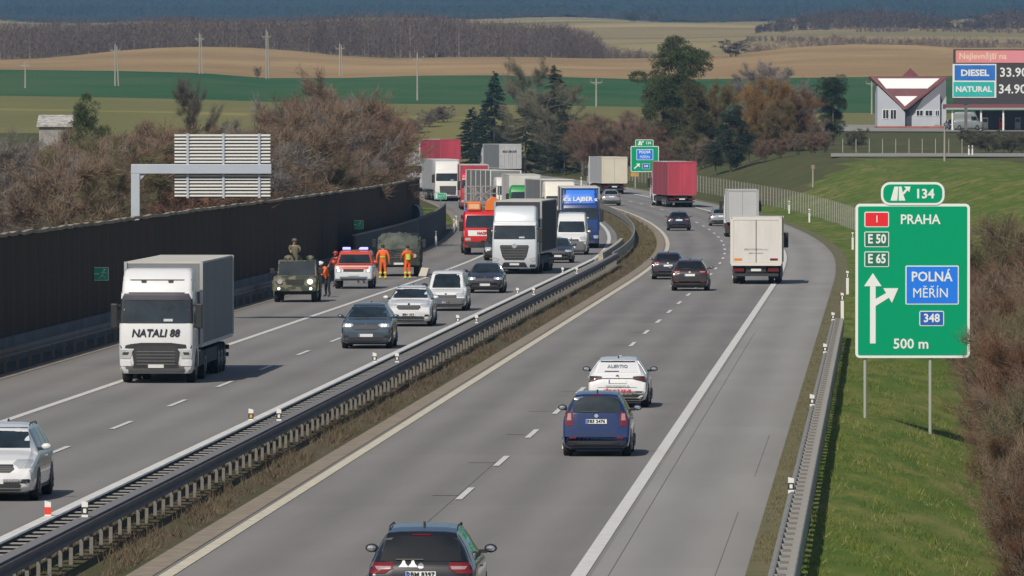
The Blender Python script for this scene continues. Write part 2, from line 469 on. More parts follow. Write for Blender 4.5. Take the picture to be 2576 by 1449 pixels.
pm = MB().box(-.05, .05, -.03, .03, -.1, .6).mesh('post'); repeat(pm, M_post, 'post', g, -2.35, 486, 760, 6.0)
g = thing('concrete_barrier', 'pale concrete transition barrier where the double guard rail ends', 'barrier')
for k in range(15):
    Y = 482 + k * 4.05
    b = MB().prism([(-.32, 0), (.32, 0), (.28, .1), (.16, .32), (.11, .82), (-.11, .82), (-.16, .32), (-.28, .1)], 'y', -2.0, 2.0).build('block', mat('barrier_concrete', (.42, .38, .31), .9, var=.2, scale=1.5), g)
    b.location = (XL(Y) - 2.95, Y, zr(Y)); b.rotation_euler = (0, 0, -math.atan(slope(Y)))

# noise wall: posts, panels, plinth and weathered coping
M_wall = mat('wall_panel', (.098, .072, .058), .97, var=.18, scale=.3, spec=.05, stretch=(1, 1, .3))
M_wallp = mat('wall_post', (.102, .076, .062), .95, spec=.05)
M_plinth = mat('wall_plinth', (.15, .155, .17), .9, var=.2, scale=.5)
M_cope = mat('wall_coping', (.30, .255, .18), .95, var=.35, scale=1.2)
g = thing('noise_wall', 'long dark noise wall with pale weathered coping beside the left shoulder', 'wall')
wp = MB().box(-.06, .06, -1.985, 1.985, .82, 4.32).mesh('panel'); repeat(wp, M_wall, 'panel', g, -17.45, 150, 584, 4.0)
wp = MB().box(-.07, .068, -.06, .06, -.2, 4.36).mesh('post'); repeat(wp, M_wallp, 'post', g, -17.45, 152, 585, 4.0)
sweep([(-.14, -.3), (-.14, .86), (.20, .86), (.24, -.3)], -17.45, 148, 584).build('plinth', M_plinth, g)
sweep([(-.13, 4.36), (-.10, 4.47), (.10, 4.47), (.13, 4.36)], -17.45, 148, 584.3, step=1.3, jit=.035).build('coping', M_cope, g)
g = thing('low_wall', 'low dark panel wall in front of the far end of the noise wall', 'wall')
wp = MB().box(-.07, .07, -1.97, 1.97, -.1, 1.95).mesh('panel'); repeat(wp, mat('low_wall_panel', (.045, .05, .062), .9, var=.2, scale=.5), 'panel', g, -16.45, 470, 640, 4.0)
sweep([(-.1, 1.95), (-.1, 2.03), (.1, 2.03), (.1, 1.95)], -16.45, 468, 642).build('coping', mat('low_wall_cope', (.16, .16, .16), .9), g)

# wire fence right of the road
M_fpost = mat('fence_post', (.42, .40, .36), .8)
M_wire = mat('fence_wire', (.33, .33, .31), .6, .3)
g = thing('wire_fence', 'wire mesh fence on thin posts along the right verge in the bend', 'fence')
def zfence(Y): return zground(14.0, Y)
pm = MB().cyl((0, 0, -.2), (0, 0, 1.72), .026, n=6).mesh('post'); pm.materials.append(M_fpost)
Y = 530
while Y < 1000:
    c = bpy.data.objects.new('post', pm); col.objects.link(c); c.parent = g; c.location = (XL(Y) + 14, Y, zfence(Y)); Y += 4.0
mb = MB()
for h in (.1, .45, .8, 1.15, 1.5, 1.68):
    prev = None
    for Y in np.arange(530, 1000, 8.0):
        p = Vector((XL(Y) + 14, Y, zfence(Y) + h))
        if prev is not None: mb.cyl(prev, p, .008, n=3, cap=False)
        prev = p
for Y in np.arange(530, 1000, 1.33):
    x, z = XL(Y) + 14, zfence(Y); mb.add([(x - .005, Y, z), (x + .005, Y, z), (x + .005, Y, z + 1.68), (x - .005, Y, z + 1.68)], [(0, 1, 2, 3)])
mb.build('wire_mesh', M_wire, g, fix=False)['kind'] = 'stuff'

# ---------------------------------------------------------------- delineator posts
M_dw = mat('delineator_white', (.78, .77, .73), .5)
M_db = mat('delineator_black', (.03, .03, .03), .5)
M_dr = mat('reflector_red', (.75, .06, .04), .3)
M_do = mat('reflector_amber', (.75, .35, .06), .3)
def delineator(label, group, loc, h=.42, mk='black', w=.12):
    t = thing('delineator_post', label, 'delineator', loc, 0, group)
    MB().prism([(-w / 2, 0), (w / 2, 0), (w / 2, h - .03), (-w / 2, h)], 'y', -.03, .03).build('body', M_dw, t)
    z0, z1 = h - .26 if h < .7 else h - .34, h - .12 if h < .7 else h - .12
    MB().box(-w / 2 - .004, w / 2 + .004, -.034, .034, z0, z1).build('band', M_db if mk != 'red' else M_dr, t)
    MB().box(-.03, .03, -.04, -.03, z0 + .03, z1 - .03).build('reflector', {'black': M_dw, 'red': M_dr, 'amber': M_do}[mk], t)
    return t
nth = ['first', 'second', 'third', 'fourth', 'fifth', 'sixth', 'seventh', 'eighth']
for k in range(6):
    Y = 158 + 51 * k
    mk = ['red', 'amber'][min(k, 1)] if k < 2 else 'black'
    delineator(('red banded' if k == 0 else 'small') + ' white marker on the far median rail, %s from the bottom' % nth[k], 'markers on the median rails', (XL(Y) - 2.72, Y, zr(Y) + .70), .46, mk)
    delineator('black banded white marker on the near median rail, %s from the bottom' % nth[k], 'markers on the median rails', (XL(Y) - 2.02, Y, zr(Y) + .66), .50)
for k, Y in enumerate((170, 222, 273, 318)):
    delineator('white marker on the guard rail by the grass slope, %s from the bottom' % nth[k], 'markers on the right guard rail', (XL(Y) + 11.24, Y, zr(Y) + .62), .48)
for k, (x, Y) in enumerate(((2119, 352), (2132, 404), (2145, 545), (2036, 668), (1985, 712), (1637, 838), (1462, 905))):
    p = at(x, Y)
    delineator('white marker post in the right verge, %s after the guard rail end' % nth[k], 'marker posts in the verge', p, 1.15, 'black', .13)
for k, (x, Y) in enumerate(((1090, 560), (1107, 640), (1118, 622))):
    p = pt(x, 585 if k == 0 else 540, Y); p.z = zr(Y) if k else zr(Y) + 1.0
    X = XL(Y) - 15.6; p = Vector((X, Y, zr(Y)))
    delineator('white marker post on the left shoulder edge, %s of three by the low wall' % nth[k], 'marker posts by the low wall', p, 1.05, 'black', .13)

# ---------------------------------------------------------------- signs
M_sg = mat('sign_green', (.0, .33, .155), .6, spec=.12)
M_sgd = mat('sign_green_dark', (.01, .17, .10), .45)
M_sb = mat('sign_blue', (.01, .20, .85), .45)
M_sbd = mat('sign_blue_dark', (.015, .12, .50), .45)
M_sr = mat('sign_red', (.80, .02, .03), .45)
M_sw = mat('sign_white', (.82, .84, .83), .5)
M_sback = mat('sign_back', (.30, .31, .32), .5, .4)
def rrect(w, h, r, n=5):
    pts = []
    for cx, cz, a in ((w / 2 - r, -h / 2 + r, -90), (w / 2 - r, h / 2 - r, 0), (-w / 2 + r, h / 2 - r, 90), (-w / 2 + r, -h / 2 + r, 180)):
        for i in range(n + 1):
            t = R(a + 90 * i / n); pts.append((cx + r * math.cos(t), cz + r * math.sin(t)))
    return pts
def plate(name, w, h, r, m, parent, x, z, y0, y1):
    return MB().prism([(a + x, b + z) for a, b in rrect(w, h, r)], 'y', y0, y1).build(name, m, parent)
def merin(size, parent, x, y, z, sq):
    """MERIN with its carons added as strokes"""
    def wid(t):
        o = text(t, size, M_sw, None, (0, 0, 0)); xs = [v.co.x for v in o.data.vertices]; d = max(xs) - min(xs); bpy.data.objects.remove(o); return d * sq
    text('MERÍN', size, M_sw, parent, (x, y, z), squeeze=sq)
    w = wid('MERÍN')
    for a, b in (('M', 'ME'), ('ME', 'MER')):
        c = x - w / 2 + (wid(a) + wid(b)) / 2 + .012; t = z + size * .44; k = size
        MB().prism([(c - .15 * k, t + .13 * k), (c - .09 * k, t + .13 * k), (c, t + .055 * k), (c + .09 * k, t + .13 * k), (c + .15 * k, t + .13 * k), (c + .03 * k, t), (c - .03 * k, t)], 'y', y - .004, y + .004).build('lettering', M_sw, parent)
def framed(name, w, h, r, bw, m, parent, x, z, y):
    f = plate(name + '_border', w, h, r, M_sw, parent, x, z, y, y + .01)
    plate(name, w - 2 * bw, h - 2 * bw, max(.01, r - bw), m, parent, x, z, y - .006, y + .004)
def exit_symbol(parent, x, z, s, y, m):
    """motorway narrowing to the top with a branch arrow to the right"""
    mb = MB()
    def P(poly): mb.prism([(x + a * s, z + b * s) for a, b in poly], 'y', y - .004 - .00002 * len(mb.v), y + .004 - .00001 * len(mb.v))
    P([(-.62, -.5), (-.14, -.5), (-.06, .5), (-.34, .5)])
    P([(-.04, -.5), (.44, -.5), (.26, .02), (.16, .5), (-.02, .5)])
    P([(.20, .02), (.34, -.06), (.62, .26), (.50, .36)])
    P([(.34, .50), (.80, .50), (.72, .10)])
    return mb.build('exit_symbol', m, parent)
PX = 1 / 88.5      # metres per picture unit at the big sign
S = thing('direction_sign', 'big green motorway direction sign to PRAHA on two posts right of the guard rail', 'road sign', (XL(237) + 13.5 + .0, 237, zground(12.7, 237)))
bx = (2296 - CX) / F * 237 - S.location.x
bz = zpix(706.5, 237) - S.location.z
def sx(x): return (x - 2296) * PX + bx
def sz(y): return (706.5 - y) * PX + bz
plate('panel_back', 3.22, 4.34, .12, M_sback, S, bx, bz, .012, .05)
framed('panel', 288 * PX, 388 * PX, .13, .075, M_sg, S, bx, bz, 0)
framed('tab', 160 * PX, 58 * PX, .26, .065, M_sg, S, sx(2296), sz(487), -.02)
exit_symbol(S, sx(2262), sz(487), .40, -.032, M_sw)
text('134', .37, M_sw, S, (sx(2326), -.032, sz(488.5)), bold=.010)
framed('badge', 62 * PX, 39 * PX, .05, .028, M_sr, S, sx(2205.5), sz(552), -.012)
text('1', .29, M_sw, S, (sx(2206), -.022, sz(552)))
text('PRAHA', .385, M_sw, S, (sx(2315), -.012, sz(553)), bold=.006, squeeze=.93)
for yy, t in ((602, 'E 50'), (652, 'E 65')):
    framed('badge', 62 * PX, 39 * PX, .04, .025, M_sgd, S, sx(2205.5), sz(yy), -.012)
    text(t, .36, M_sw, S, (sx(2206), -.022, sz(yy)), bold=.010, squeeze=.82)
framed('badge', 134 * PX, 98 * PX, .04, .03, M_sb, S, sx(2345), sz(717), -.012)
text('POLNÁ', .385, M_sw, S, (sx(2344), -.022, sz(697)), bold=.007, squeeze=.93)
merin(.385, S, sx(2341), -.022, sz(738), .92)
framed('badge', 62 * PX, 38 * PX, .05, .025, M_sbd, S, sx(2344), sz(801), -.012)
text('348', .33, M_sw, S, (sx(2344), -.022, sz(801)), bold=.008, squeeze=.95)
text('500 m', .40, M_sw, S, (sx(2292), -.012, sz(866)), bold=.007)
ar = MB()
for k, poly in enumerate(([(2189, 864), (2203, 864), (2203, 717), (2189, 717)], [(2174, 720), (2196, 687), (2218, 720)], [(2203, 752), (2203, 770), (2243, 745), (2237, 733)], [(2222, 725), (2260, 725), (2244, 762)])):
    ar.prism([(sx(a), sz(b)) for a, b in poly], 'y', -.014 - .003 * k, -.006 - .0005 * k)
ar.build('arrow', M_sw, S, fix=True)
for x, y in ((2177, 1046), (2341, 1095)):
    zz = zpix(y, 237) - S.location.z
    MB().cyl((sx(x), .10, zz - .6), (sx(x), .10, bz + 2.0), .05, n=10).build('post', mat('sign_post', (.40, .42, .36), .6, .2), S, smooth=40)

k2 = 900 / F
S = thing('direction_sign', 'smaller green exit sign in the distance between two trailers', 'road sign', at(1622, 900))
bz2 = zpix(400, 900) - S.location.z
def s2(x, y): return ((x - 1622) * k2, (400 - y) * k2 + bz2)
plate('panel_back', 2.9, 2.6, .12, M_sback, S, 0, bz2, .012, .05)
framed('panel', 71 * k2, 65 * k2, .13, .075, M_sg, S, 0, bz2, 0)
a, b = s2(1621, 360); framed('tab', 46 * k2, 18 * k2, .16, .06, M_sg, S, a, b, -.02)
exit_symbol(S, a - .42, b, .45, -.032, M_sw); text('134', .40, M_sw, S, (a + .42, -.032, b), bold=.01)
a, b = s2(1622, 389); framed('badge', 42 * k2, 27 * k2, .05, .05, M_sb, S, a, b, -.012)
text('POLNÁ', .44, M_sw, S, (a, -.022, b + .27), bold=.012, squeeze=.85); merin(.44, S, a, -.022, b - .27, .85)
a, b = s2(1625, 418); framed('badge', 19 * k2, 14 * k2, .05, .03, M_sbd, S, a, b, -.012); text('348', .34, M_sw, S, (a, -.022, b), bold=.01, squeeze=.9)
mb = MB(); a, b = s2(1602, 418)
mb.prism([(a - .32, b - .22), (a - .24, b - .32), (a + .18, b + .06), (a + .08, b + .16)], 'y', -.014, -.006).prism([(a - .08, b + .28), (a + .34, b + .30), (a + .30, b - .12)], 'y', -.018, -.0065); mb.build('arrow', M_sw, S)
for dx in (-1.0, 1.0): MB().cyl((dx, .1, -.5), (dx, .1, bz2 + 1.1), .06, n=8).build('post', MATS['sign_post'], S)
t = thing('yellow_board', 'small yellow board beside the far exit sign behind the cream box truck', 'sign', at(1596, 905))
MB().prism(rrect(.85, .42, .03), 'y', -.02, .02).build('panel', mat('board_yellow', (.55, .33, .05), .6), t).location = (0, 0, zpix(439, 905) - t.location.z)
MB().cyl((0, .05, -.3), (0, .05, zpix(439, 905) - t.location.z), .04, n=6).build('post', M_galv, t)

# escape signs on the noise wall
M_esc = mat('escape_green', (.04, .48, .28), .5)
M_escw = mat('escape_symbol', (.75, .85, .78), .5)
def escape(label, o, Y, zc, post=False, w=.94, h=.52):
    t = thing('escape_sign', label, 'sign', (XL(Y) + o, Y, zr(Y) + (0 if post else zc)), -math.atan(slope(Y)) * .5, 'green emergency exit signs')
    z = zc if post else 0
    framed('panel', w, h, .03, .025, M_esc, t, 0, z, -.02)
    mb = MB().prism([(-.40, z - .19), (-.24, z - .19), (-.24, z + .19), (-.40, z + .19)], 'y', -.034, -.026)
    mb.prism([(-.12, z - .02), (.10, z - .02), (.10, z + .02), (-.12, z + .02)], 'y', -.034, -.026).prism([(-.18, z), (-.09, z + .06), (-.09, z - .06)], 'y', -.034, -.026)
    for a, b, c, d in ((.28, .10, .22, -.04), (.22, -.04, .34, -.16), (.22, -.04, .12, -.17), (.26, .08, .38, .02), (.26, .08, .16, .04)):
        mb.bar((a, -.03, z + b), (c, -.03, z + d), .02, .02)
    mb.ball((.30, -.03, z + .16), (.04, .006, .04), 8, 4)
    mb.build('escape_symbol', M_escw, t)
    if post: MB().cyl((0, .05, -.2), (0, .05, zc + .2), .04, n=6).build('post', M_galv, t)
    else: MB().box(-.3, .3, -.01, .12, -.05, .05).build('bracket', M_galvd, t)
escape('green emergency exit sign on the noise wall beside the white truck at left', -17.30, 322.8, 2.47)
escape('green emergency exit sign on the noise wall above the rescue crew', -17.30, 484, 2.40)
escape('green emergency exit sign on a post just past the end of the noise wall', -16.9, 656, 2.35, True, .96, .5)
t = thing('round_plate', 'round dark plate with a painted crescent highlight on the noise wall near its end', 'sign', pt(1015, 541, 566)); t.location.x = XL(566) - 17.15
mb = MB(); n = 24
mb.prism([(.52 * math.cos(2 * math.pi * i / n), .75 * math.sin(2 * math.pi * i / n)) for i in range(n)], 'y', -.05, .05); mb.build('disc', mat('disc_dark', (.03, .03, .035), .7), t)
mb = MB(); cr = [(.50 * math.cos(R(a)), .72 * math.sin(R(a))) for a in range(-50, 101, 10)] + [(.30 * math.cos(R(a)) - .02, .66 * math.sin(R(a))) for a in range(100, -51, -10)]
for i in range(len(cr) // 2 - 1):
    q = [cr[i], cr[i + 1], cr[len(cr) - 2 - i], cr[len(cr) - 1 - i]]; mb.prism(q, 'y', -.07, -.045)
mb.build('crescent', mat('crescent_highlight', (.6, .62, .63), .5), t)  # highlight of a convex mirror, put in as a pale crescent
MB().box(-.6, -.05, -.04, .04, -.05, .05).build('bracket', M_galvd, t)

# cantilever gantry seen from behind
M_gan = mat('gantry_paint', (.44, .49, .56), .5, .1, var=.05, scale=.7)
M_lam = mat('sign_lamella', (.70, .70, .67), .55, .1)
g = thing('sign_gantry', 'grey cantilever sign gantry seen from behind above the noise wall', 'gantry', at(341, 350))
kg = 350 / F
def gp(x, y): return ((x - 341) * kg, zpix(y, 350) - g.location.z)
a0, _ = gp(330, 0); a1, _ = gp(352, 0); _, zt = gp(0, 413); _, zb = gp(0, 437)
MB().box(a0, a1, -.18, .18, -.3, zb).build('column', M_gan, g, bevel=.02)
MB().box(a0, gp(683, 0)[0], -.19, .19, zb, zt).build('beam', M_gan, g, bevel=.02)
MB().prism([(a1, zb), (a1 + .28, zb), (a1, zb - .28)], 'y', -.1, .1).build('haunch', M_gan, g)
for y0, y1 in ((337, 412), (438, 497)):
    p = thing('sign_panel', None, None); p.parent = g
    xa, z1 = gp(439, y0); xb, z0 = gp(680, y1)
    MB().box(xa, xb, .10, .13, z0, z1).build('sheet', mat('sheet_dark', (.10, .105, .11), .6, .3), p)
    n = int(round((z1 - z0) / .135)); me = MB().prism([(.10, -.03), (.03, -.025), (.03, .012), (.10, .05)], 'x', xa, xb).mesh('lamella'); me.materials.append(M_lam)
    for i in range(n):
        c = obj('lamella', me, None, p); c.location.z = z0 + (i + .5) * (z1 - z0) / n
    for xs in (472, 562, 652):
        x = gp(xs, 0)[0]; MB().box(x - .05, x + .05, -.02, .05, z0 - .02, z1 + .02).build('strut', M_gan, p)

# ---------------------------------------------------------------- vehicles: shared materials
def paint(n, c, rough=.22, metal=0.0): return mat('paint_' + n, c, rough, metal, coat=.7, var=.03, scale=1.2)
M_glass = mat('car_glass', (.028, .042, .052), .05, coat=.3, c2=(.012, .018, .022), scale=1.4)
M_glasst = mat('tinted_glass', (.008, .010, .013), .07, coat=.3)
M_tyre = mat('tyre_rubber', (.022, .022, .023), .85)
M_rim = mat('wheel_rim', (.30, .31, .32), .35, .7)
M_trim = mat('black_trim', (.022, .022, .024), .55)
M_grey = mat('grey_trim', (.12, .12, .125), .6)
M_chrome = mat('chrome_trim', (.62, .63, .64), .2, .9)
M_hl = mat('headlight_lens', (.55, .58, .60), .12, .25, coat=.6)
M_hlon = mat('lit_headlight', (1.0, .98, .92), .2, emit=2.2)
M_tl = mat('tail_light', (.17, .010, .014), .15, coat=.5)
M_tlw = mat('tail_light_clear', (.36, .24, .25), .2, coat=.5)
M_plate = mat('number_plate', (.70, .72, .70), .5)
M_pt = mat('plate_text', (.02, .02, .03), .6)
M_amb = mat('amber_lens', (.75, .25, .02), .3)
M_chassis = mat('chassis_dark', (.035, .035, .037), .7, var=.3, scale=2)
M_alu = mat('aluminium', (.52, .53, .54), .45, .6)

def spline(tab, n):
    t = [r[0] for r in tab]; ys = np.linspace(t[0], t[-1], n)
    ys = sorted(set([round(float(v), 4) for v in ys] + [round(v, 4) for v in t]))
    cols = [np.interp(ys, t, [r[i] for r in tab]) for i in range(1, len(tab[0]))]
    return [(y,) + tuple(float(c[k]) for c in cols) for k, y in enumerate(ys)]

KINDS = {
 # y from front (-) to rear (+), top height, width factor ; belt, roof half width
 'hatch': dict(L=4.36, W=1.79, H=1.47, belt=.93, rw=.575, wr=.325, wb=2.63,
    prof=[(-2.18, .60, .80), (-2.13, .72, .90), (-1.98, .80, .96), (-1.6, .90, .99), (-1.15, .985, 1), (-.98, 1.02, 1), (-.62, 1.22, 1), (-.28, 1.39, 1), (.05, 1.455, 1), (.5, 1.47, 1), (1.1, 1.45, 1), (1.55, 1.39, .985), (1.70, 1.33, .975), (1.86, 1.15, .965), (1.98, 1.00, .955), (2.08, .93, .94), (2.14, .80, .92), (2.18, .62, .86)],
    rwin=(1.04, 1.33, .60, .50), fwin=(1.05, 1.40, .66, .52), side=[(-.70, 1.62, .98), (-.30, 1.40, 1.36)], hl=(.66, .78), tl=(.78, .93), plate_r=.80, plate_f=.42),
 'mpv': dict(L=4.80, W=1.90, H=1.66, belt=1.02, rw=.62, wr=.34, wb=2.85,
    prof=[(-2.40, .62, .80), (-2.34, .78, .90), (-2.15, .90, .96), (-1.75, 1.02, .99), (-1.35, 1.10, 1), (-.9, 1.33, 1), (-.45, 1.54, 1), (.0, 1.63, 1), (.6, 1.66, 1), (1.4, 1.63, 1), (1.95, 1.57, .985), (2.06, 1.50, .975), (2.18, 1.28, .965), (2.27, 1.10, .955), (2.34, 1.0, .94), (2.38, .80, .92), (2.40, .6, .88)],
    rwin=(1.10, 1.50, .70, .60), fwin=(1.14, 1.56, .73, .58), side=[(-.95, 2.0, 1.07), (-.40, 1.80, 1.52)], hl=(.74, .92), tl=(.90, 1.08), plate_r=.90, plate_f=.45),
 'suv': dict(L=4.60, W=1.86, H=1.65, belt=1.03, rw=.61, wr=.365, wb=2.70,
    prof=[(-2.30, .72, .82), (-2.26, .86, .92), (-2.10, .97, .97), (-1.6, 1.06, 1), (-1.15, 1.11, 1), (-.75, 1.33, 1), (-.32, 1.54, 1), (.05, 1.63, 1), (.6, 1.65, 1), (1.3, 1.62, 1), (1.80, 1.55, .985), (1.92, 1.47, .975), (2.06, 1.25, .965), (2.15, 1.10, .955), (2.23, 1.0, .94), (2.28, .82, .92), (2.30, .64, .87)],
    rwin=(1.12, 1.47, .66, .56), fwin=(1.15, 1.56, .71, .57), side=[(-.82, 1.85, 1.08), (-.30, 1.62, 1.51)], hl=(.80, .93), tl=(.90, 1.06), plate_r=.82, plate_f=.50),
 'tall': dict(L=4.20, W=1.69, H=1.61, belt=1.0, rw=.56, wr=.315, wb=2.62,
    prof=[(-2.10, .60, .82), (-2.05, .74, .91), (-1.9, .84, .96), (-1.5, .95, .99), (-1.15, 1.02, 1), (-.8, 1.24, 1), (-.4, 1.48, 1), (-.1, 1.56, 1), (.5, 1.61, 1), (1.2, 1.60, 1), (1.75, 1.56, .99), (1.86, 1.50, .985), (1.94, 1.30, .98), (2.0, 1.08, .975), (2.03, .95, .97), (2.07, .75, .96), (2.10, .56, .93)],
    rwin=(1.10, 1.50, .60, .54), fwin=(1.08, 1.5, .64, .52), side=[(-.80, 1.8, 1.05), (-.38, 1.70, 1.48)], hl=(.68, .82), tl=(.78, 1.12), plate_r=.88, plate_f=.42),
 'van': dict(L=4.40, W=1.80, H=1.76, belt=1.0, rw=.70, wr=.32, wb=2.75,
    prof=[(-2.20, .56, .86), (-2.16, .70, .93), (-2.04, .83, .97), (-1.75, .92, 1), (-1.48, .98, 1), (-1.08, 1.32, 1), (-.70, 1.62, 1), (-.36, 1.74, 1), (.5, 1.76, 1), (1.6, 1.75, 1), (2.06, 1.71, .99), (2.14, 1.62, .985), (2.17, 1.2, .98), (2.19, .8, .97), (2.20, .56, .95)],
    rwin=(1.15, 1.62, .66, .62), fwin=(1.02, 1.62, .78, .68), side=[(-1.05, .1, 1.06), (-.62, .1, 1.58)], hl=(.64, .80), tl=(.85, 1.25), plate_r=.9, plate_f=.40),
 'bigvan': dict(L=5.90, W=2.0, H=2.65, belt=1.35, rw=.84, wr=.34, wb=3.66,
    prof=[(-2.95, .62, .84), (-2.90, .86, .92), (-2.74, 1.08, .97), (-2.4, 1.26, 1), (-2.15, 1.36, 1), (-1.85, 1.75, 1), (-1.58, 2.12, 1), (-1.35, 2.42, 1), (-1.1, 2.58, 1), (-.6, 2.65, 1), (2.2, 2.65, 1), (2.80, 2.62, .99), (2.90, 2.5, .985), (2.93, 1.3, .98), (2.95, .6, .96)],
    rwin=(1.5, 2.2, .80, .75), fwin=(1.42, 2.10, .84, .76), side=[(-1.95, -.6, 1.38), (-1.6, -.6, 1.98)], hl=(.92, 1.14), tl=(1.0, 1.5), plate_r=1.0, plate_f=.5),
}
SHELLS = {}
def shell(kind, zb=.20):
    if kind in SHELLS: return SHELLS[kind]
    K = KINDS[kind]; hw = K['W'] / 2; secs = []
    for y, zt, wf in spline(K['prof'], 44):
        w = hw * wf; end = abs(y) / (K['L'] / 2)
        b0 = zb + (.10 * max(0, (end - .93) / .07)); belt = min(K['belt'] - .04 * (end > .8), zt - .12)
        f = min(1, max(0, (zt - K['belt'] - .04) / (K['H'] - K['belt'] - .04)))
        rw = w * .87 * (1 - f) + K['rw'] * (.99 if f < 1 else 1) * f
        rw = min(rw, w * .9)
        zs = zt - .075 - .03 * f
        mid = (b0 + belt) / 2
        half = [(0, b0), (.80 * w, b0), (.95 * w, b0 + .05), (w * .992, b0 + .20), (w, mid + .02), (w * .995, belt - .10), (w * .978, belt - .02), (w * .955, belt + .02),
                ((w * .955) * .62 + rw * .38 + .012 * f, belt + .02 + (zs - belt - .02) * .38), ((w * .955) * .30 + rw * .70 + .014 * f, belt + .02 + (zs - belt - .02) * .72), (rw, zs), (rw - .045, zt - .028), (rw * .62, zt - .006), (0, zt)]
        secs.append([(x, y, z) for x, z in half] + [(-x, y, z) for x, z in half[-2:0:-1]])
    mb = MB().loft(secs); me = mb.mesh('body', smooth=38)
    bv = BVHTree.FromPolygons([v.co.copy() for v in me.vertices], [tuple(p.vertices) for p in me.polygons])
    SHELLS[kind] = (me, bv); return SHELLS[kind]
def patch(name, bv, rows, view, m, parent, off=.010, nx=8, ny=None, thick=.03, sub=2):
    """rows (height, start, end) seen from 'f'ront, 'r'ear, 'l'eft or 'e' right side, laid on the body surface"""
    rr = []
    for a, b in zip(rows[:-1], rows[1:]):
        for k in range(sub): rr.append([a[i] + (b[i] - a[i]) * k / sub for i in range(3)])
    rr.append(list(rows[-1]))
    g, last = [], None
    for z, a, b in rr:
        line = []
        for i in range(nx + 1):
            t = a + (b - a) * i / nx
            o, d = {'f': ((t, -20, z), (0, 1, 0)), 'r': ((t, 20, z), (0, -1, 0)), 'l': ((-20, t, z), (1, 0, 0)), 'e': ((20, t, z), (-1, 0, 0))}[view]
            h = bv.ray_cast(Vector(o), Vector(d))
            if h[0] is not None:
                last = h[0]; n = h[1] if h[1].dot(Vector(d)) < 0 else -h[1]
                q = h[0]; N = (n * .5 - Vector(d) * .5).normalized()
            elif last is not None:
                q = Vector(o); ax = 1 if view in 'fr' else 0; q[ax] = last[ax]; N = -Vector(d)
            else: q = Vector(o) * .1; N = -Vector(d)
            line.append((q, N))
        g.append(line)
    vs = [q + N * off for l in g for q, N in l]; n = nx + 1; h = len(g)
    fs = [(k * n + i, k * n + i + 1, (k + 1) * n + i + 1, (k + 1) * n + i) for k in range(h - 1) for i in range(nx)]
    rim = [i for i in range(n)] + [k * n + nx for k in range(1, h)] + [(h - 1) * n + i for i in range(nx - 1, -1, -1)] + [k * n for k in range(h - 2, 0, -1)]
    base = len(vs); flat = [x for l in g for x in l]
    vs += [flat[i][0] - flat[i][1] * (thick - off) for i in rim]
    fs += [(rim[i], rim[(i + 1) % len(rim)], base + (i + 1) % len(rim), base + i) for i in range(len(rim))]
    me = MB().add(vs, fs).mesh(name, smooth=30)
    return obj(name, me, m, parent)
def disc_rows(c, z, r, n=8, zmin=-9):
    out = []
    for i in range(n + 1):
        zz = max(zmin, z - r * .985 + 2 * r * .985 * i / n); h = math.sqrt(max(0, r * r - (zz - z) ** 2)); out.append((zz, c - h, c + h))
    return out
WHEELS = {}
def wheel(parent, x, y, r, w, truck=False, sgn=1):
    k = (round(r, 2), round(w, 2), sgn)
    if k not in WHEELS:
        n = 20; secs = []
        for xx, rr in ((-w / 2, r * .62), (-w / 2, r * .93), (-w * .36, r), (w * .36, r), (w / 2, r * .93), (w / 2, r * .62)):
            secs.append([(xx, rr * math.cos(2 * math.pi * i / n), rr * math.sin(2 * math.pi * i / n)) for i in range(n)])
        ty = MB().loft(secs).mesh('wheel', smooth=40); ty.materials.append(M_tyre)
        rb = MB(); xs = sgn * w * .5
        rb.cyl((xs - .06 * sgn, 0, 0), (xs + .012 * sgn, 0, 0), r * .60, r * .52, n=16)
        for i in range(5):
            t = 2 * math.pi * i / 5
            rb.bar((xs + .02 * sgn, 0, 0), (xs + .015 * sgn, r * .5 * math.cos(t), r * .5 * math.sin(t)), .05, .05)
        rm = rb.mesh('rim', smooth=30); rm.materials.append(M_rim); WHEELS[k] = (ty, rm)
    a = obj('wheel', WHEELS[k][0], None, parent); a.location = (x, y, r)
    b = obj('rim', WHEELS[k][1], None, a)
    return a
def place(x, Y, away, L, m=None, z=None):
    m = slope(Y) if m is None else m
    u = Vector((m, 1)).normalized(); X = (x - CX) * Y / F
    c = Vector((X + u.x * L / 2, Y + u.y * L / 2))
    return (c.x, c.y, zr(c.y) if z is None else z), (math.pi if away else 0) - math.atan(m)

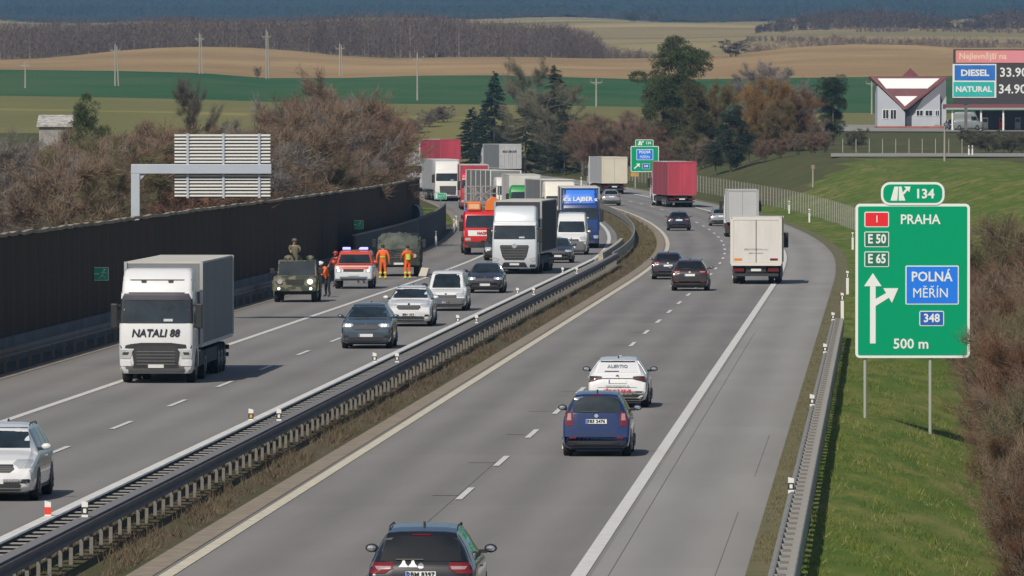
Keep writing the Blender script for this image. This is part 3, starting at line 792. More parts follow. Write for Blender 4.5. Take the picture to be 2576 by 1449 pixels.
def car(name, label, x, Y, away, pm, kind='hatch', group=None, sc_=(1, 1, 1), lights='off', plate_txt=None, glass=None, lower=None, rails=False, m=None, badge=None, rear='std', plate_y=0):
    K = KINDS[kind]; me, bv = shell(kind); hw = K['W'] / 2
    loc, rz = place(x, Y, away, K['L'] * sc_[1], m)
    t = thing(name, label, {'van': 'van', 'bigvan': 'van'}.get(kind, 'car'), loc, rz, group); t.scale = sc_
    me2 = me.copy(); me2.materials.clear(); me2.materials.append(pm); obj('body', me2, None, t)
    gl = glass or M_glass
    z0, z1, a, b = K['fwin']; zm = (z0 + z1) / 2
    ws = patch('windscreen', bv, [(z0, -a, a), (zm, -(a + b) / 2 - .02, (a + b) / 2 + .02), (z1, -b, b)], 'f', M_glass, t)
    patch('wiper', bv, [(z0 + .01, -a * .7, a * .1), (z0 + .03, -a * .7, a * .1)], 'f', M_trim, ws, off=.03)
    z0, z1, a, b = K['rwin']
    if kind not in ('bigvan',):
        rg = patch('rear_window', bv, [(z0, -a, a), ((z0 + z1) / 2, -(a + b) / 2 - .015, (a + b) / 2 + .015), (z1, -b, b)], 'r', gl, t)
        patch('wiper', bv, [(z0 + .015, -.04, a * .62), (z0 + .035, -.04, a * .62)], 'r', M_trim, rg, off=.03)
        patch('brake_light', bv, [(z1 + .012, -.16, .16), (z1 + .03, -.16, .16)], 'r', M_tl, t, off=.014)
    (ya, yb, za), (yc, yd, zc) = K['side']
    for v in 'le':
        n = 3 if yb - ya > 1.6 else 1
        for i in range(n):
            e = .03; f0, f1 = i / n, (i + 1) / n
            A0, A1 = ya + (yb - ya) * f0 + e, ya + (yb - ya) * f1 - e
            C0, C1 = yc + (yd - yc) * f0 + e, yc + (yd - yc) * f1 - e
            patch('side_window', bv, [(za, A0, A1), ((za + zc) / 2, (A0 + C0) / 2, (A1 + C1) / 2), (zc, C0, C1)], v, gl if i else M_glass, t, nx=5)
        patch('sill_trim', bv, [(.215, -K['wb'] / 2 + .42, K['wb'] / 2 - .42), (.33, -K['wb'] / 2 + .42, K['wb'] / 2 - .42)], v, M_trim, t, off=.012)
        for y in (-K['wb'] / 2, K['wb'] / 2):
            patch('wheel_arch', bv, disc_rows(y, K['wr'], K['wr'] + .065, zmin=.215), v, M_trim, t, off=.006, nx=6, sub=1)
        patch('door_handle', bv, [(K['belt'] - .10, .15, .33), (K['belt'] - .075, .15, .33)], v, pm if kind != 'van' else M_trim, t, off=.03)
    for s in (-1, 1):
        for y in (-K['wb'] / 2, K['wb'] / 2): wheel(t, s * (hw - .115), y, K['wr'], .22, sgn=s)
        # door mirror
        fy = K['side'][0][0] + .12; zb = K['side'][0][2] + .02
        mr = MB().ball((s * (hw + .10), fy, zb + .07), (.115, .07, .075), 10, 6).build('mirror', pm if away is False and kind != 'van' else M_trim, t, smooth=60)
        MB().box(*sorted((s * (hw - .12), s * (hw + .04))), fy - .03, fy + .03, zb - .01, zb + .05).build('stalk', M_trim, mr)
        MB().ball((s * (hw + .10), fy + .06, zb + .07), (.09, .02, .055), 10, 4).build('mirror_glass', M_chrome, mr)
        # lamps
        h0, h1 = K['hl']; w = hw * .94
        A, B = sorted((s * w, s * (w - .38)))
        hl = patch('headlight', bv, [(h0, s * (w - .02), s * (w - .30)), ((h0 + h1) / 2, s * w, s * (w - .44)), (h1, s * (w - .04), s * (w - .36))], 'f', M_hl, t)
        if lights == 'on':
            for dx in ((.16, .27) if kind == 'suv' else (.2,)):
                patch('bulb', bv, disc_rows(s * (w - dx), (h0 + h1) / 2, .045, 4), 'f', M_hlon, hl, off=.02, nx=4, sub=1)
        t0, t1 = K['tl']
        if rear == 'tallstack':
            w2 = hw * .90
            q = patch('tail_light', bv, [(t0, s * w2, s * (w2 - .17)), ((t0 + t1) / 2, s * (w2 + .01), s * (w2 - .18)), (t1, s * (w2 - .03), s * (w2 - .16))], 'r', M_tl, t)
            patch('reverse_light', bv, [(t0 + .13, s * (w2 - .03), s * (w2 - .14)), (t1 - .04, s * (w2 - .05), s * (w2 - .13))], 'r', M_tlw, q, off=.016, nx=4)
        elif rear == 'dark':
            q = patch('tail_light', bv, [(t0 - .02, s * hw * .93, s * hw * .88), (t0 + .06, s * hw * .93, s * hw * .52), (t1 - .01, s * hw * .91, s * hw * .50), (t1, s * hw * .90, s * hw * .66)], 'r', M_trim, t)
            patch('lamp_strip', bv, [(t0 + .055, s * hw * .90, s * hw * .60), (t0 + .085, s * hw * .90, s * hw * .58)], 'r', M_tl, q, off=.016)
        else:
            q = patch('tail_light', bv, [(t0, s * hw * .92, s * hw * .66), ((t0 + t1) / 2, s * hw * .935, s * hw * .50), (t1, s * hw * .91, s * hw * .52)], 'r', M_tl, t)
            patch('reverse_light', bv, [((t0 + t1) / 2 - .02, s * hw * .80, s * hw * .56), ((t0 + t1) / 2 + .03, s * hw * .84, s * hw * .54)], 'r', M_tlw, q, off=.016, nx=4)
        patch('reflector', bv, [(.46, s * hw * .80, s * hw * .58), (.50, s * hw * .81, s * hw * .60)], 'r', M_tl if rear != 'dark' else M_trim, t)
    # front and rear trim
    lo = lower or M_trim
    z = K['hl'][0]
    gr = patch('grille', bv, [(z - .10, -.40, .40), (z - .02, -.50, .50), (z + .06, -.46, .46)], 'f', M_trim, t)
    for q in (-.06, -.02, .02): patch('grille_bar', bv, [(z + q, -.42, .42), (z + q + .012, -.42, .42)], 'f', M_grey, gr, off=.02)
    patch('grille_frame', bv, [(z + .055, -.48, .48), (z + .075, -.46, .46)], 'f', M_chrome, t, off=.016)
    patch('lower_intake', bv, [(.305, -.62, .62), (.36, -.66, .66), (.43, -.58, .58)], 'f', M_trim, t)
    patch('front_lip', bv, [(.235, -.60, .60), (.275, -.66, .66)], 'f', M_grey, t)
    for s in (-1, 1): patch('fog_light', bv, [(.42, s * hw * .88, s * hw * .66), (.50, s * hw * .88, s * hw * .72)], 'f', M_trim, t, nx=4)
    patch('rear_bumper', bv, [(.24, -hw * .78, hw * .78), (.32, -hw * .86, hw * .86), (.40, -hw * .84, hw * .84)], 'r', lo, t)
    patch('tailgate_seam', bv, [(.60, -hw * .64, hw * .64), (.612, -hw * .64, hw * .64)], 'r', M_trim, t, off=.004)
    if lower is not None: patch('front_bumper', bv, [(.25, -hw * .86, hw * .86), (.40, -hw * .92, hw * .92), (z - .06, -hw * .92, hw * .92)], 'f', lower, t, off=.022, nx=20)
    MB().box(-hw * .8, hw * .8, -K['L'] * .42, K['L'] * .42, .16, .26).build('underbody', M_chassis, t)
    for v, zp in (('f', K['plate_f']), ('r', K['plate_r'] + plate_y)):
        q = patch('number_plate', bv, [(zp - .055, -.26, .26), (zp + .055, -.26, .26)], v, M_plate, t, off=.022)
        patch('plate_band', bv, [(zp - .05, -.255 if v == 'f' else .255, -.215 if v == 'f' else .215), (zp + .05, -.255 if v == 'f' else .255, -.215 if v == 'f' else .215)], v, M_sbd, q, off=.026, nx=1)
        if plate_txt and v == ('r' if away else 'f'):
            h = bv.ray_cast(Vector((0, 20 if v == 'r' else -20, zp)), Vector((0, -1 if v == 'r' else 1, 0)))[0]
            text(plate_txt, .115, M_pt, q, (0, h.y + (.032 if v == 'r' else -.032), zp), rz=180 if v == 'r' else 0, bold=.003, ext=.002)
    zb = K['tl'][1] + .02 if kind != 'van' else 1.02
    patch('badge', bv, disc_rows(0, K['plate_r'] + .14 + plate_y, .05, 4), 'r', M_chrome, t, nx=4, sub=1, off=.016)
    patch('badge', bv, disc_rows(0, z + .115, .045, 4), 'f', badge or M_chrome, t, nx=4, sub=1, off=.016)
    ya = [r for r in K['prof'] if r[1] >= K['H'] - .045]
    MB().prism([(1.0 if kind != 'bigvan' else -.3, K['H'] - .06), (1.22 if kind != 'bigvan' else -.1, K['H'] - .06), (1.22 if kind != 'bigvan' else -.1, K['H'] + .045)], 'x', -.02, .02).build('antenna', M_trim, t)
    if rails:
        for s in (-1, 1):
            mb = MB(); y0, y1 = ya[0][0], ya[-1][0] + .2; zz = K['H'] - .05
            mb.bar((s * (K['rw'] - .03), y0, zz - .01), (s * (K['rw'] - .03), y0 + .25, zz + .035), .02, .02).bar((s * (K['rw'] - .03), y0 + .25, zz + .035), (s * (K['rw'] - .03), y1 - .25, zz + .03), .02, .02).bar((s * (K['rw'] - .03), y1 - .25, zz + .03), (s * (K['rw'] - .03), y1, zz - .04), .02, .02)
            mb.build('roof_rail', M_trim, t)
    return t

P_white = paint('white', (.74, .75, .76)); P_black = paint('black', (.012, .013, .016)); P_navy = paint('navy', (.012, .030, .115))
P_steel = paint('steel_blue', (.085, .115, .145), metal=.3); P_dgrey = paint('dark_grey', (.035, .036, .045), metal=.2); P_silver = paint('silver', (.42, .44, .46), metal=.6)
P_dblue = paint('dark_blue', (.020, .026, .045), metal=.2); P_brown = paint('dark_brown', (.035, .026, .026), metal=.2)
car('family_car', 'white people carrier cut off by the left edge of the photo', -22, 183, False, P_white, 'mpv', rails=True)
c = car('family_car', 'black people carrier with two white triangles on its tailgate at the bottom', 1058, 137.2, True, P_black, 'mpv', plate_txt='2BM 8397', glass=M_glasst, rails=True, sc_=(.955, 1, 1), plate_y=-.02)
bv = shell('mpv')[1]
for dx in (.14, .30):
    patch('sticker', bv, [(1.0, dx + .09, dx - .09), (1.06, dx + .035, dx - .035), (1.11, dx + .018, dx - .018)], 'r', M_sw, c, off=.016, nx=3, sub=1)
car('small_car', 'dark blue tall hatchback with upright red tail lights ahead of the black people carrier', 1500, 207.6, True, P_navy, 'tall', plate_txt='5B5 2476', rear='tallstack')
c = car('hatchback', 'white hatchback with lettering across its tailgate and red text above the bumper', 1553, 243, True, P_white, 'hatch', glass=mat('covered_glass', (.66, .67, .70), .3, coat=.3), rear='dark', plate_y=-.02)
bv = shell('hatch')[1]
patch('glass_edge', bv, [(1.325, -.50, .50), (1.352, -.49, .49)], 'r', M_trim, c, off=.02)
patch('light_strip', bv, [(.855, -.46, .46), (.875, -.46, .46)], 'r', M_trim, c, off=.014)
h = bv.ray_cast(Vector((0, 20, .50)), Vector((0, -1, 0)))[0]; text('PŘEVOZ KRVE', .125, mat('text_red', (.70, .06, .08), .5), c, (0, h.y + .02, .50), rz=180, bold=.004)
h = bv.ray_cast(Vector((0, 20, .64)), Vector((0, -1, 0)))[0]; text('www.transport.cz', .095, mat('text_green', (.10, .22, .14), .5), c, (0, h.y + .04, .655), rz=180)
h = bv.ray_cast(Vector((0, 20, 1.20)), Vector((0, -1, 0)))[0]; text('ALERTIO', .15, mat('text_grey', (.22, .24, .27), .5), c, (0, h.y + .03, 1.21), rx=52, rz=180, bold=.004)
car('estate_car', 'dark estate car in the left lane, half hidden by a darker one beside it', 1680, 442, True, P_dgrey, 'suv', sc_=(.95, 1, .9), glass=M_glasst)
car('sport_utility_car', 'dark brown off-roader with red tail lights left of the white box truck', 1735, 412, True, P_brown, 'suv', glass=M_glasst, rails=True, sc_=(.99, 1, .96))
car('hatchback', 'dark blue hatchback alone in the left lane near the bend', 1708, 632, True, P_dblue, 'hatch', glass=M_glasst)
car('hatchback', 'silver hatchback half hidden by the grey truck in the right lane', 1814, 655, True, P_silver, 'hatch', glass=M_glasst, sc_=(1, 1, .97))
car('hatchback', 'silver hatchback behind the blue truck, below the cream box truck', 1538, 770, True, P_silver, 'hatch', sc_=(.98, 1, 1.02), glass=M_glasst)
car('sport_utility_car', 'steel blue off-roader with lit headlights leading the left file', 920, 306.6, False, P_steel, 'suv', lights='on', rails=False)
car('sport_utility_car', 'white off-roader with black grille behind the steel blue one', 1028, 340, False, P_white, 'suv', plate_txt='8B4 1059', rails=True, badge=M_trim)
car('delivery_van', 'white delivery van with grey bumper between white off-roader and dark hatchback', 1121, 368, False, P_white, 'van', lower=M_grey)
car('hatchback', 'dark grey hatchback with lit headlights in front of the silver truck', 1219, 406.5, False, P_dgrey, 'hatch', lights='on')
car('delivery_van', 'small dark-nosed van half hidden behind the silver truck, beside the fire engine', 1254, 503, False, paint('gunmetal', (.06, .065, .06)), 'van', lower=M_trim)
car('hatchback', 'dark hatchback squeezed between the silver truck and the white panel van', 1402, 494, False, P_dgrey, 'hatch')
car('panel_van', 'tall white panel van with dark bumper in front of the blue truck', 1437, 524, False, P_white, 'bigvan', lower=M_grey)

# ---------------------------------------------------------------- trucks
def vloft(levels, r=.14, n=3):
    """levels: (z, half width, front y, back y); plan is a rounded rectangle"""
    secs = []
    for z, hw, yf, yb in levels:
        q = []; rr = min(r, hw * .5, (yb - yf) * .4)
        for cx, cy, a in ((hw - rr, yf + rr, -90), (hw - .04, yb - .04, 0), (-hw + .04, yb - .04, 90), (-hw + rr, yf + rr, 180)):
            r2 = rr if cy < (yf + yb) / 2 else .04
            for i in range(n + 1):
                t = R(a + 90 * i / n); q.append((cx + r2 * math.cos(t), cy + r2 * math.sin(t), z))
        secs.append(q)
    return MB().loft(secs)
def bvh(me): return BVHTree.FromPolygons([v.co.copy() for v in me.vertices], [tuple(p.vertices) for p in me.polygons])
M_canvas = mat('trailer_canvas_grey', (.20, .21, .22), .75, var=.10, scale=.6, stretch=(1, 1, .15))
M_canvasd = mat('trailer_canvas_dark', (.045, .045, .055), .7, var=.15, scale=.5)
M_roofc = mat('trailer_roof', (.56, .54, .49), .8, var=.08, scale=.5)
M_boxw = mat('box_white', (.66, .64, .61), .6, var=.08, scale=1.2, stretch=(1, 1, .3))
M_boxc = mat('box_cream', (.62, .58, .47), .6, var=.05, scale=.5)
M_boxr = mat('canvas_red', (.42, .045, .075), .7, var=.2, scale=1.2, stretch=(1, 1, .12))
M_boxg = mat('box_grey', (.46, .47, .48), .6, var=.06, scale=.4)
M_door = mat('door_grey', (.34, .335, .33), .6, var=.08, scale=.4)

def axle(t, y, hw, r=.50, dual=False):
    for s in (-1, 1):
        wheel(t, s * (hw - .17), y, r, .30, sgn=s)
        if dual: wheel(t, s * (hw - .50), y, r, .28, sgn=s)
def cab(t, y0, pm, H=3.75, hw=1.235, style='plain', visor=None, lamp=False, sleeper=True, shade_band=None):
    """tractor cab, front at y0, facing -y"""
    rf = 2.9 if sleeper else 2.75
    lv = [(.32, hw - .10, y0 + .12, y0 + 2.2), (.45, hw - .02, y0 + .03, y0 + 2.2), (.95, hw, y0, y0 + 2.2), (1.45, hw, y0 + .02, y0 + 2.2), (1.85, hw, y0 + .06, y0 + 2.2),
          (2.35, hw - .02, y0 + .18, y0 + 2.2), (rf - .05, hw - .04, y0 + .32, y0 + 2.2), (rf, hw - .05, y0 + .36, y0 + 2.2), (rf + .03, hw - .06, y0 + .42, y0 + 2.2)]
    if H > rf + .2:
        lv += [(rf + .10, hw - .06, y0 + .44, y0 + 2.2), (rf + (H - rf) * .6, hw - .08, y0 + .62, y0 + 2.2), (H - .10, hw - .11, y0 + .86, y0 + 2.2), (H - .02, hw - .18, y0 + 1.0, y0 + 2.2), (H, hw - .30, y0 + 1.2, y0 + 2.15)]
    else: lv += [(rf + .14, hw - .10, y0 + .55, y0 + 2.2), (rf + .18, hw - .2, y0 + .8, y0 + 2.15)]
    me = vloft(lv).mesh('cab', smooth=35); c = obj('cab', me, pm, t); b = bvh(me)
    ws = patch('windscreen', b, [(1.92, -hw + .09, hw - .09), (2.3, -hw + .10, hw - .10), (2.66, -hw + .13, hw - .13)], 'f', M_glass, t, off=.012, nx=10)
    patch('wiper', b, [(1.94, -.9, .1), (1.965, -.9, .1)], 'f', M_trim, ws, off=.03)
    patch('dashboard_paper', b, [(1.98, .25, .55), (2.06, .25, .55)], 'f', mat('dash_paper', (.45, .50, .52), .5), ws, off=.018, nx=2)
    if visor is not None: patch('sun_visor', b, [(2.67, -hw + .10, hw - .10), (2.80, -hw + .10, hw - .10), (rf - .06, -hw + .12, hw - .12)], 'f', visor, t, off=.05, thick=.08)
    for v, s in (('l', -1), ('e', 1)):
        patch('side_window', b, [(1.80, y0 + .42, y0 + 1.2), (2.2, y0 + .44, y0 + 1.2), (2.62, y0 + .62, y0 + 1.15)], v, M_glass, t, nx=4)
        patch('door_seam', b, [(.75, y0 + 1.26, y0 + 1.28), (2.7, y0 + 1.26, y0 + 1.28)], v, M_trim, t, off=.003, nx=1)
        patch('wheel_arch', b, disc_rows(y0 + 1.42, .5, .62, zmin=.34), v, M_trim, t, off=.008, nx=6, sub=1)
        mr = MB().box(*sorted((s * (hw + .06), s * (hw + .30))), y0 + .22, y0 + .36, 1.75, 2.55).build('mirror', M_trim, t, bevel=.04)
        MB().box(*sorted((s * (hw - .08), s * (hw + .1))), y0 + .30, y0 + .36, 2.45, 2.52).box(*sorted((s * (hw - .06), s * (hw + .1))), y0 + .30, y0 + .36, 1.78, 1.84).build('bracket', M_trim, mr)
    def F_(name, rows, m, parent=t, off=.012, nx=8): return patch(name, b, rows, 'f', m, parent, off=off, nx=nx)
    if style == 'arrow':           # white panel, dark pointed grille
        F_('screen_surround', [(2.66, -hw + .08, hw - .08), (2.78, -hw + .12, hw - .12), (2.86, -hw + .16, hw - .16)], mat('visor_dark', (.05, .045, .06), .2, coat=.5), off=.03)
        for s in (-1, 1): F_('pillar', [(1.92, s * (hw - .01), s * (hw - .12)), (2.7, s * (hw - .05), s * (hw - .15))], M_trim, nx=2, off=.016)
        gr = F_('grille', [(.50, -.76, .76), (.66, -.74, .74), (1.0, -.80, .80), (1.20, -.66, .66)], M_chassis, nx=8, off=.03)
        for z in (.60, .70, .80, .90, 1.0): F_('grille_bar', [(z, -.64, .64), (z + .035, -.64, .64)], M_grey, gr, off=.045)
        F_('grille_band', [(1.12, -hw + .06, hw - .06), (1.22, -hw + .05, hw - .05), (1.30, -.5, .5)], M_trim, off=.016)
        F_('lower_bumper', [(.34, -hw + .12, hw - .12), (.58, -hw + .03, hw - .03)], M_grey, off=.016)
        for s in (-1, 1):
            hl = F_('headlight', [(.80, s * (hw - .06), s * (hw - .38)), (.95, s * (hw - .04), s * (hw - .44)), (1.08, s * (hw - .05), s * (hw - .46))], M_hl, nx=4, off=.02)
            F_('lamp_bezel', [(.92, s * (hw - .12), s * (hw - .30)), (1.0, s * (hw - .14), s * (hw - .34))], M_chassis, hl, nx=3, off=.03)
            F_('bumper_corner', [(.56, s * (hw - .06), s * (hw - .42)), (.74, s * (hw - .04), s * (hw - .38))], pm, nx=4, off=.026)
        F_('panel_gap', [(2.87, -hw + .09, hw - .09), (2.90, -hw + .09, hw - .09)], M_trim, off=.01)
        F_('deflector_gap', [(3.28, -hw + .10, hw - .10), (3.31, -hw + .10, hw - .10)], M_chassis, off=.012)
        for s in (-.45, .45): F_('horn', [(3.22, s - .08, s + .08), (3.30, s - .08, s + .08)], M_chassis, nx=2, off=.05)
    else:
        if style == 'star':
            gr = F_('grille', [(.78, -.52, .52), (.95, -.66, .66), (1.25, -.74, .74), (1.52, -.80, .80), (1.60, -.76, .76)], M_chassis)
            for z in (.90, 1.05, 1.20, 1.35, 1.48): F_('grille_bar', [(z, -.60 - (z - .9) * .25, .60 + (z - .9) * .25), (z + .035, -.60 - (z - .9) * .25, .60 + (z - .9) * .25)], M_grey, gr, off=.03)
            F_('badge', disc_rows(0, 1.55, .13, 6), M_chrome, nx=4, off=.04)
            F_('lower_intake', [(.40, -.72, .72), (.60, -.62, .62), (.66, -.55, .55)], M_trim, off=.016)
            for s in (-1, 1):
                F_('headlight', [(.70, s * (hw - .10), s * (hw - .30)), (.86, s * (hw - .06), s * (hw - .44)), (.94, s * (hw - .05), s * (hw - .22))], M_hl, nx=4, off=.018)
                F_('fog_light', [(.40, s * (hw - .10), s * (hw - .40)), (.54, s * (hw - .08), s * (hw - .38))], M_trim, nx=3, off=.018)
        else:
            gr = F_('grille', [(.60, -.74, .74), (1.0, -.78, .78), (1.45, -.80, .80)], M_chassis)
            for z in (.72, .92, 1.12, 1.32): F_('grille_bar', [(z, -.70, .70), (z + .07, -.70, .70)], pm if style == 'bars' else M_grey, gr, off=.03)
            F_('lower_bumper', [(.34, -hw + .14, hw - .14), (.50, -hw + .05, hw - .05)], M_grey, off=.016)
            for s in (-1, 1): F_('headlight', [(.66, s * (hw - .07), s * (hw - .34)), (.86, s * (hw - .05), s * (hw - .38))], M_hl, nx=3, off=.018)
    pl = F_('number_plate', [(.50, -.26, .26), (.61, -.26, .26)], M_plate, nx=2, off=.05)
    axle(t, y0 + 1.42, hw)
    return b
def box_body(t, y0, y1, z0, H, side, roofm, rear, hw=1.275, doors=True, posts=None, edge=None, straps=0):
    e = edge or M_alu
    MB().box(-hw + .01, hw - .01, y0 + .01, y1 - .01, z0, H - .05).build('cargo_box', side, t)
    if straps:
        sm = MB().box(-.012, .012, -.03, .03, z0 - .06, H - .12).mesh('strap'); sm.materials.append(mat('strap_dark', (.09, .09, .095), .7))
        for y in np.linspace(y0, y1, straps + 2)[1:-1]:
            for x in (-hw, hw): obj('strap', sm, None, t).location = (x, y, 0)
    MB().box(-hw, hw, y0, y1 - .06, H - .06, H).build('cargo_roof', roofm, t)
    MB().box(-hw - .004, hw + .004, y0 + .02, y1 - .02, z0 - .10, z0 + .02).build('floor_rail', M_alu if edge is None else e, t)
    for x in (-hw, hw):
        for y in (y0, y1): MB().box(x - .05, x + .05, y - .05, y + .05, z0, H).build('corner_post', e, t)
    if posts:
        for y in np.linspace(y0, y1, posts + 2)[1:-1]:
            for x in (-hw - .015, hw + .015): MB().box(x - .02, x + .02, y - .06, y + .06, z0, H - .05).build('side_post', mat('post_white', (.7, .7, .68), .5), t)
    fr = MB()
    fr.box(-hw - .01, hw + .01, y1 - .02, y1 + .05, H - .14, H + .01).box(-hw - .01, hw + .01, y1 - .02, y1 + .05, z0 - .1, z0 + .08)
    for s in (-1, 1): fr.box(*sorted((s * (hw + .012), s * (hw - .11))), y1 - .02, y1 + .052, z0, H - .1)
    fr.build('rear_frame', e, t)
    for s in (-1, 1):
        d = MB().box(*sorted((s * .012, s * (hw - .115))), y1 - .01, y1 + .03, z0 + .085, H - .145).build('door', rear, t)
        if doors:
            for x in (.22, .72):
                MB().cyl((s * x, y1 + .055, z0 + .1), (s * x, y1 + .055, H - .16), .016, n=6).build('lock_bar', M_alu, d)
            for z in (z0 + .25, z0 + (H - z0) * .5, H - .35): MB().box(*sorted((s * (hw - .05), s * (hw - .28))), y1 + .03, y1 + .06, z - .03, z + .03).build('hinge', M_alu, d)
def chassis(t, y0, y1, axles, hw=1.25, z=1.0, semi=True):
    MB().box(-.5, .5, y0, y1 - .15, z - .32, z + .02).build('chassis', M_chassis, t)
    for y in axles: axle(t, y, hw, .50, True)
    MB().box(-1.15, 1.15, y1 - .12, y1 - .02, .42, .56).build('underrun_bar', M_chassis, t)
    for s in (-1, 1):
        MB().box(*sorted((s * .62, s * 1.16)), y1 - .04, y1 + .02, .66, .82).build('tail_light', mat('truck_tail_light', (.12, .008, .01), .3), t)
        MB().box(*sorted((s * .60, s * 1.2)), axles[-1] + .62, axles[-1] + .65, .28, .9).build('mudflap', M_chassis, t)
        MB().box(*sorted((s * (hw - .02), s * (hw - .08))), y0 + 1.0, axles[0] - .7, .5, .95).build('side_guard', M_chassis, t)
    MB().box(-.26, .26, y1 + .02, y1 + .03, .68, .80).build('number_plate', M_plate, t)
def lorry(label, x, Y, away, pm, side, roofm=None, rear=None, L=16.4, H=4.0, style='plain', m=None, group=None, cabH=3.7, gap=.75, visor=None, name='truck', semi=True, z0=1.18, **kw):
    loc, rz = place(x, Y, away, L, m)
    t = thing(name, label, 'truck', loc, rz, group)
    f, r = -L / 2, L / 2
    b = cab(t, f, pm, cabH, style=style, visor=visor)
    y0 = f + 2.2 + gap
    box_body(t, y0, r - .06, z0, H, side, roofm or M_roofc, rear or side, **kw)
    ax = [r - 5.6, r - 4.3, r - 3.0] if semi else [r - 2.4]
    chassis(t, f + 1.9, r - .06, ax, z=z0 - .1)
    if semi: axle(t, f + 5.0, 1.25, .5, True)
    for s in (-1, 1): MB().box(*sorted((s * 1.2, s * .65)), f + 2.5, f + 3.9, .45, 1.0).build('fuel_tank', M_alu, t, bevel=.08)
    return t, b

P_truckw = paint('truck_white', (.72, .73, .74), .4)
T, b = lorry('white truck with NATALI 88 lettered below its windscreen in the left lane', 392, 266, False, P_truckw, M_canvas, style='arrow', cabH=3.66, H=3.84, m=.041); T.scale = (.96, 1, 1)
q = b.ray_cast(Vector((0, -60, 1.62)), Vector((0, 1, 0)))[0]
text('NATALI 88', .345, M_pt, T, (-.02, q.y - .03, 1.60), shear=.18, bold=.008, ext=.008, squeeze=.98)
T, b = lorry('silver-white truck with star grille and dark trailer beside the dark hatchback', 1294, 457.5, False, paint('truck_silver', (.62, .66, .70), .35, .15), M_canvasd, style='star', cabH=3.75, H=4.0, visor=mat('visor_silver', (.70, .72, .75), .3), m=.068, straps=12)
T, b = lorry('blue truck with white lettering on its high roof beside the white panel van', 1460, 551, False, paint('truck_shaded_blue', (.012, .045, .20), .35), M_canvasd, roofm=M_boxw, style='bars', cabH=3.95, H=4.02, m=-.005)  # cab blue darkened to carry the shadow over the lower front
patch('roof_panel', b, [(2.98, -1.16, 1.16), (3.5, -1.13, 1.13), (3.84, -1.09, 1.09)], 'f', paint('truck_bright_blue', (.03, .20, .80), .4), T, off=.02)  # brighter blue, without the shadow painted into the cab below
q = b.ray_cast(Vector((0, -60, 3.30)), Vector((0, 1, 0)))[0]
text('« x LAJBER «', .42, M_sw, T, (0, q.y - .09, 3.24), bold=.008, rx=72)
wh = paint('truck_plain_white', (.74, .73, .70), .45)
qg = 'trucks stopped in the queue'
lorry('green-nosed truck with white trailer front in the middle of the queue', 1322, 655, False, paint('truck_green', (.02, .30, .06), .4), M_boxw, m=-.035, cabH=3.2, group=qg)
lorry('cream-white box truck in the queue just behind the blue truck', 1412, 628, False, mat('box_truck_cream', (.74, .71, .62), .5), M_canvas, roofm=M_boxw, m=-.125, cabH=3.75, H=3.9, L=11.5, gap=.15, semi=False, group=qg)
lorry('red-cabbed truck in the queue behind the fire engine', 1194, 742, False, paint('truck_red', (.55, .02, .04), .4), M_boxr, roofm=M_roofc, m=-.02, cabH=3.5, group=qg)
lorry('grey-sided trailer with white side posts between the red-cabbed and green-nosed trucks', 1286, 696, False, wh, M_canvas, roofm=M_roofc, m=-.16, cabH=3.4, H=3.95, group=qg, posts=4, edge=mat('post_white', (.7, .7, .68), .5))
lorry('white-cabbed truck with grey trailer at the head of the far left queue', 1127, 800, False, wh, M_boxg, roofm=M_boxw, m=-.085, cabH=3.85, H=4.0, group=qg)
lorry('farthest truck of the queue, half hidden by the brown bushes', 1034, 872, False, paint('truck_pale', (.50, .55, .58), .4), M_boxg, m=-.08, cabH=3.6, style='bars', group=qg)

T, _ = lorry('white box truck with two rear doors leading away over the right edge line', 1902, 429, True, P_truckw, M_boxw, roofm=M_boxw, rear=M_boxw, L=9.6, H=3.45, cabH=3.2, semi=False, z0=1.06, doors=False, m=.047, edge=mat('frame_cream', (.70, .66, .60), .5))
ry = 4.8
for s, mm in ((1, M_amb), (-1, M_tl)): MB().box(*sorted((s * 1.12, s * .72)), ry - .035, ry - .025, 1.22, 1.34).build('reflector', mm, T)
text('JEDIN DOPRAVA s.r.o.', .125, mat('text_grey', (.22, .24, .27), .5), T, (0, ry - .02, 1.80), rz=180)
text('SPEDICE  LOGISTIKA', .08, MATS['text_grey'], T, (0, ry - .02, 1.60), rz=180)
MB().box(-.02, .02, ry - .05, ry - .01, 1.1, 3.3).build('door_gap', M_grey, T)
lorry('grey-backed truck ahead of the white box truck in the right lane', 1868, 600, True, P_truckw, M_boxg, roofm=M_boxw, rear=M_boxg, L=9.6, H=3.42, cabH=3.2, semi=False, doors=False, hw=1.12)
lorry('red canvas trailer rig in the right lane of the far bend', 1716, 758, True, P_truckw, M_boxr, roofm=M_boxw, rear=M_boxr, H=4.15, m=-.085, cabH=3.7, doors=False, straps=9, edge=mat('edge_red', (.40, .06, .09), .6))
T, _ = lorry('cream box truck with shaded grey side on the far bend left of the exit sign', 1546, 853, True, P_truckw, M_boxg, roofm=M_roofc, rear=M_boxc, H=3.8, L=15, m=-.10, cabH=3.4, doors=False, edge=M_boxc)  # grey side colour carries the shade beside the sunlit cream rear
T, _ = lorry('pale grey trailer with dark lettering on its back, beyond the queue', 1284, 985, True, P_truckw, M_canvas, roofm=M_roofc, rear=M_boxg, H=4.0, m=-.15, cabH=3.6, edge=M_boxg)
text('MAX GROUP', .36, M_pt, T, (.1, 8.2, 3.1), rz=180, bold=.012, squeeze=.8)
lorry('far red trailer with pale roof rising above the white-cabbed truck', 1133, 1052, True, P_truckw, M_boxr, roofm=M_boxw, rear=M_boxr, H=4.1, m=-.20, cabH=3.7, doors=False, edge=MATS['edge_red'])

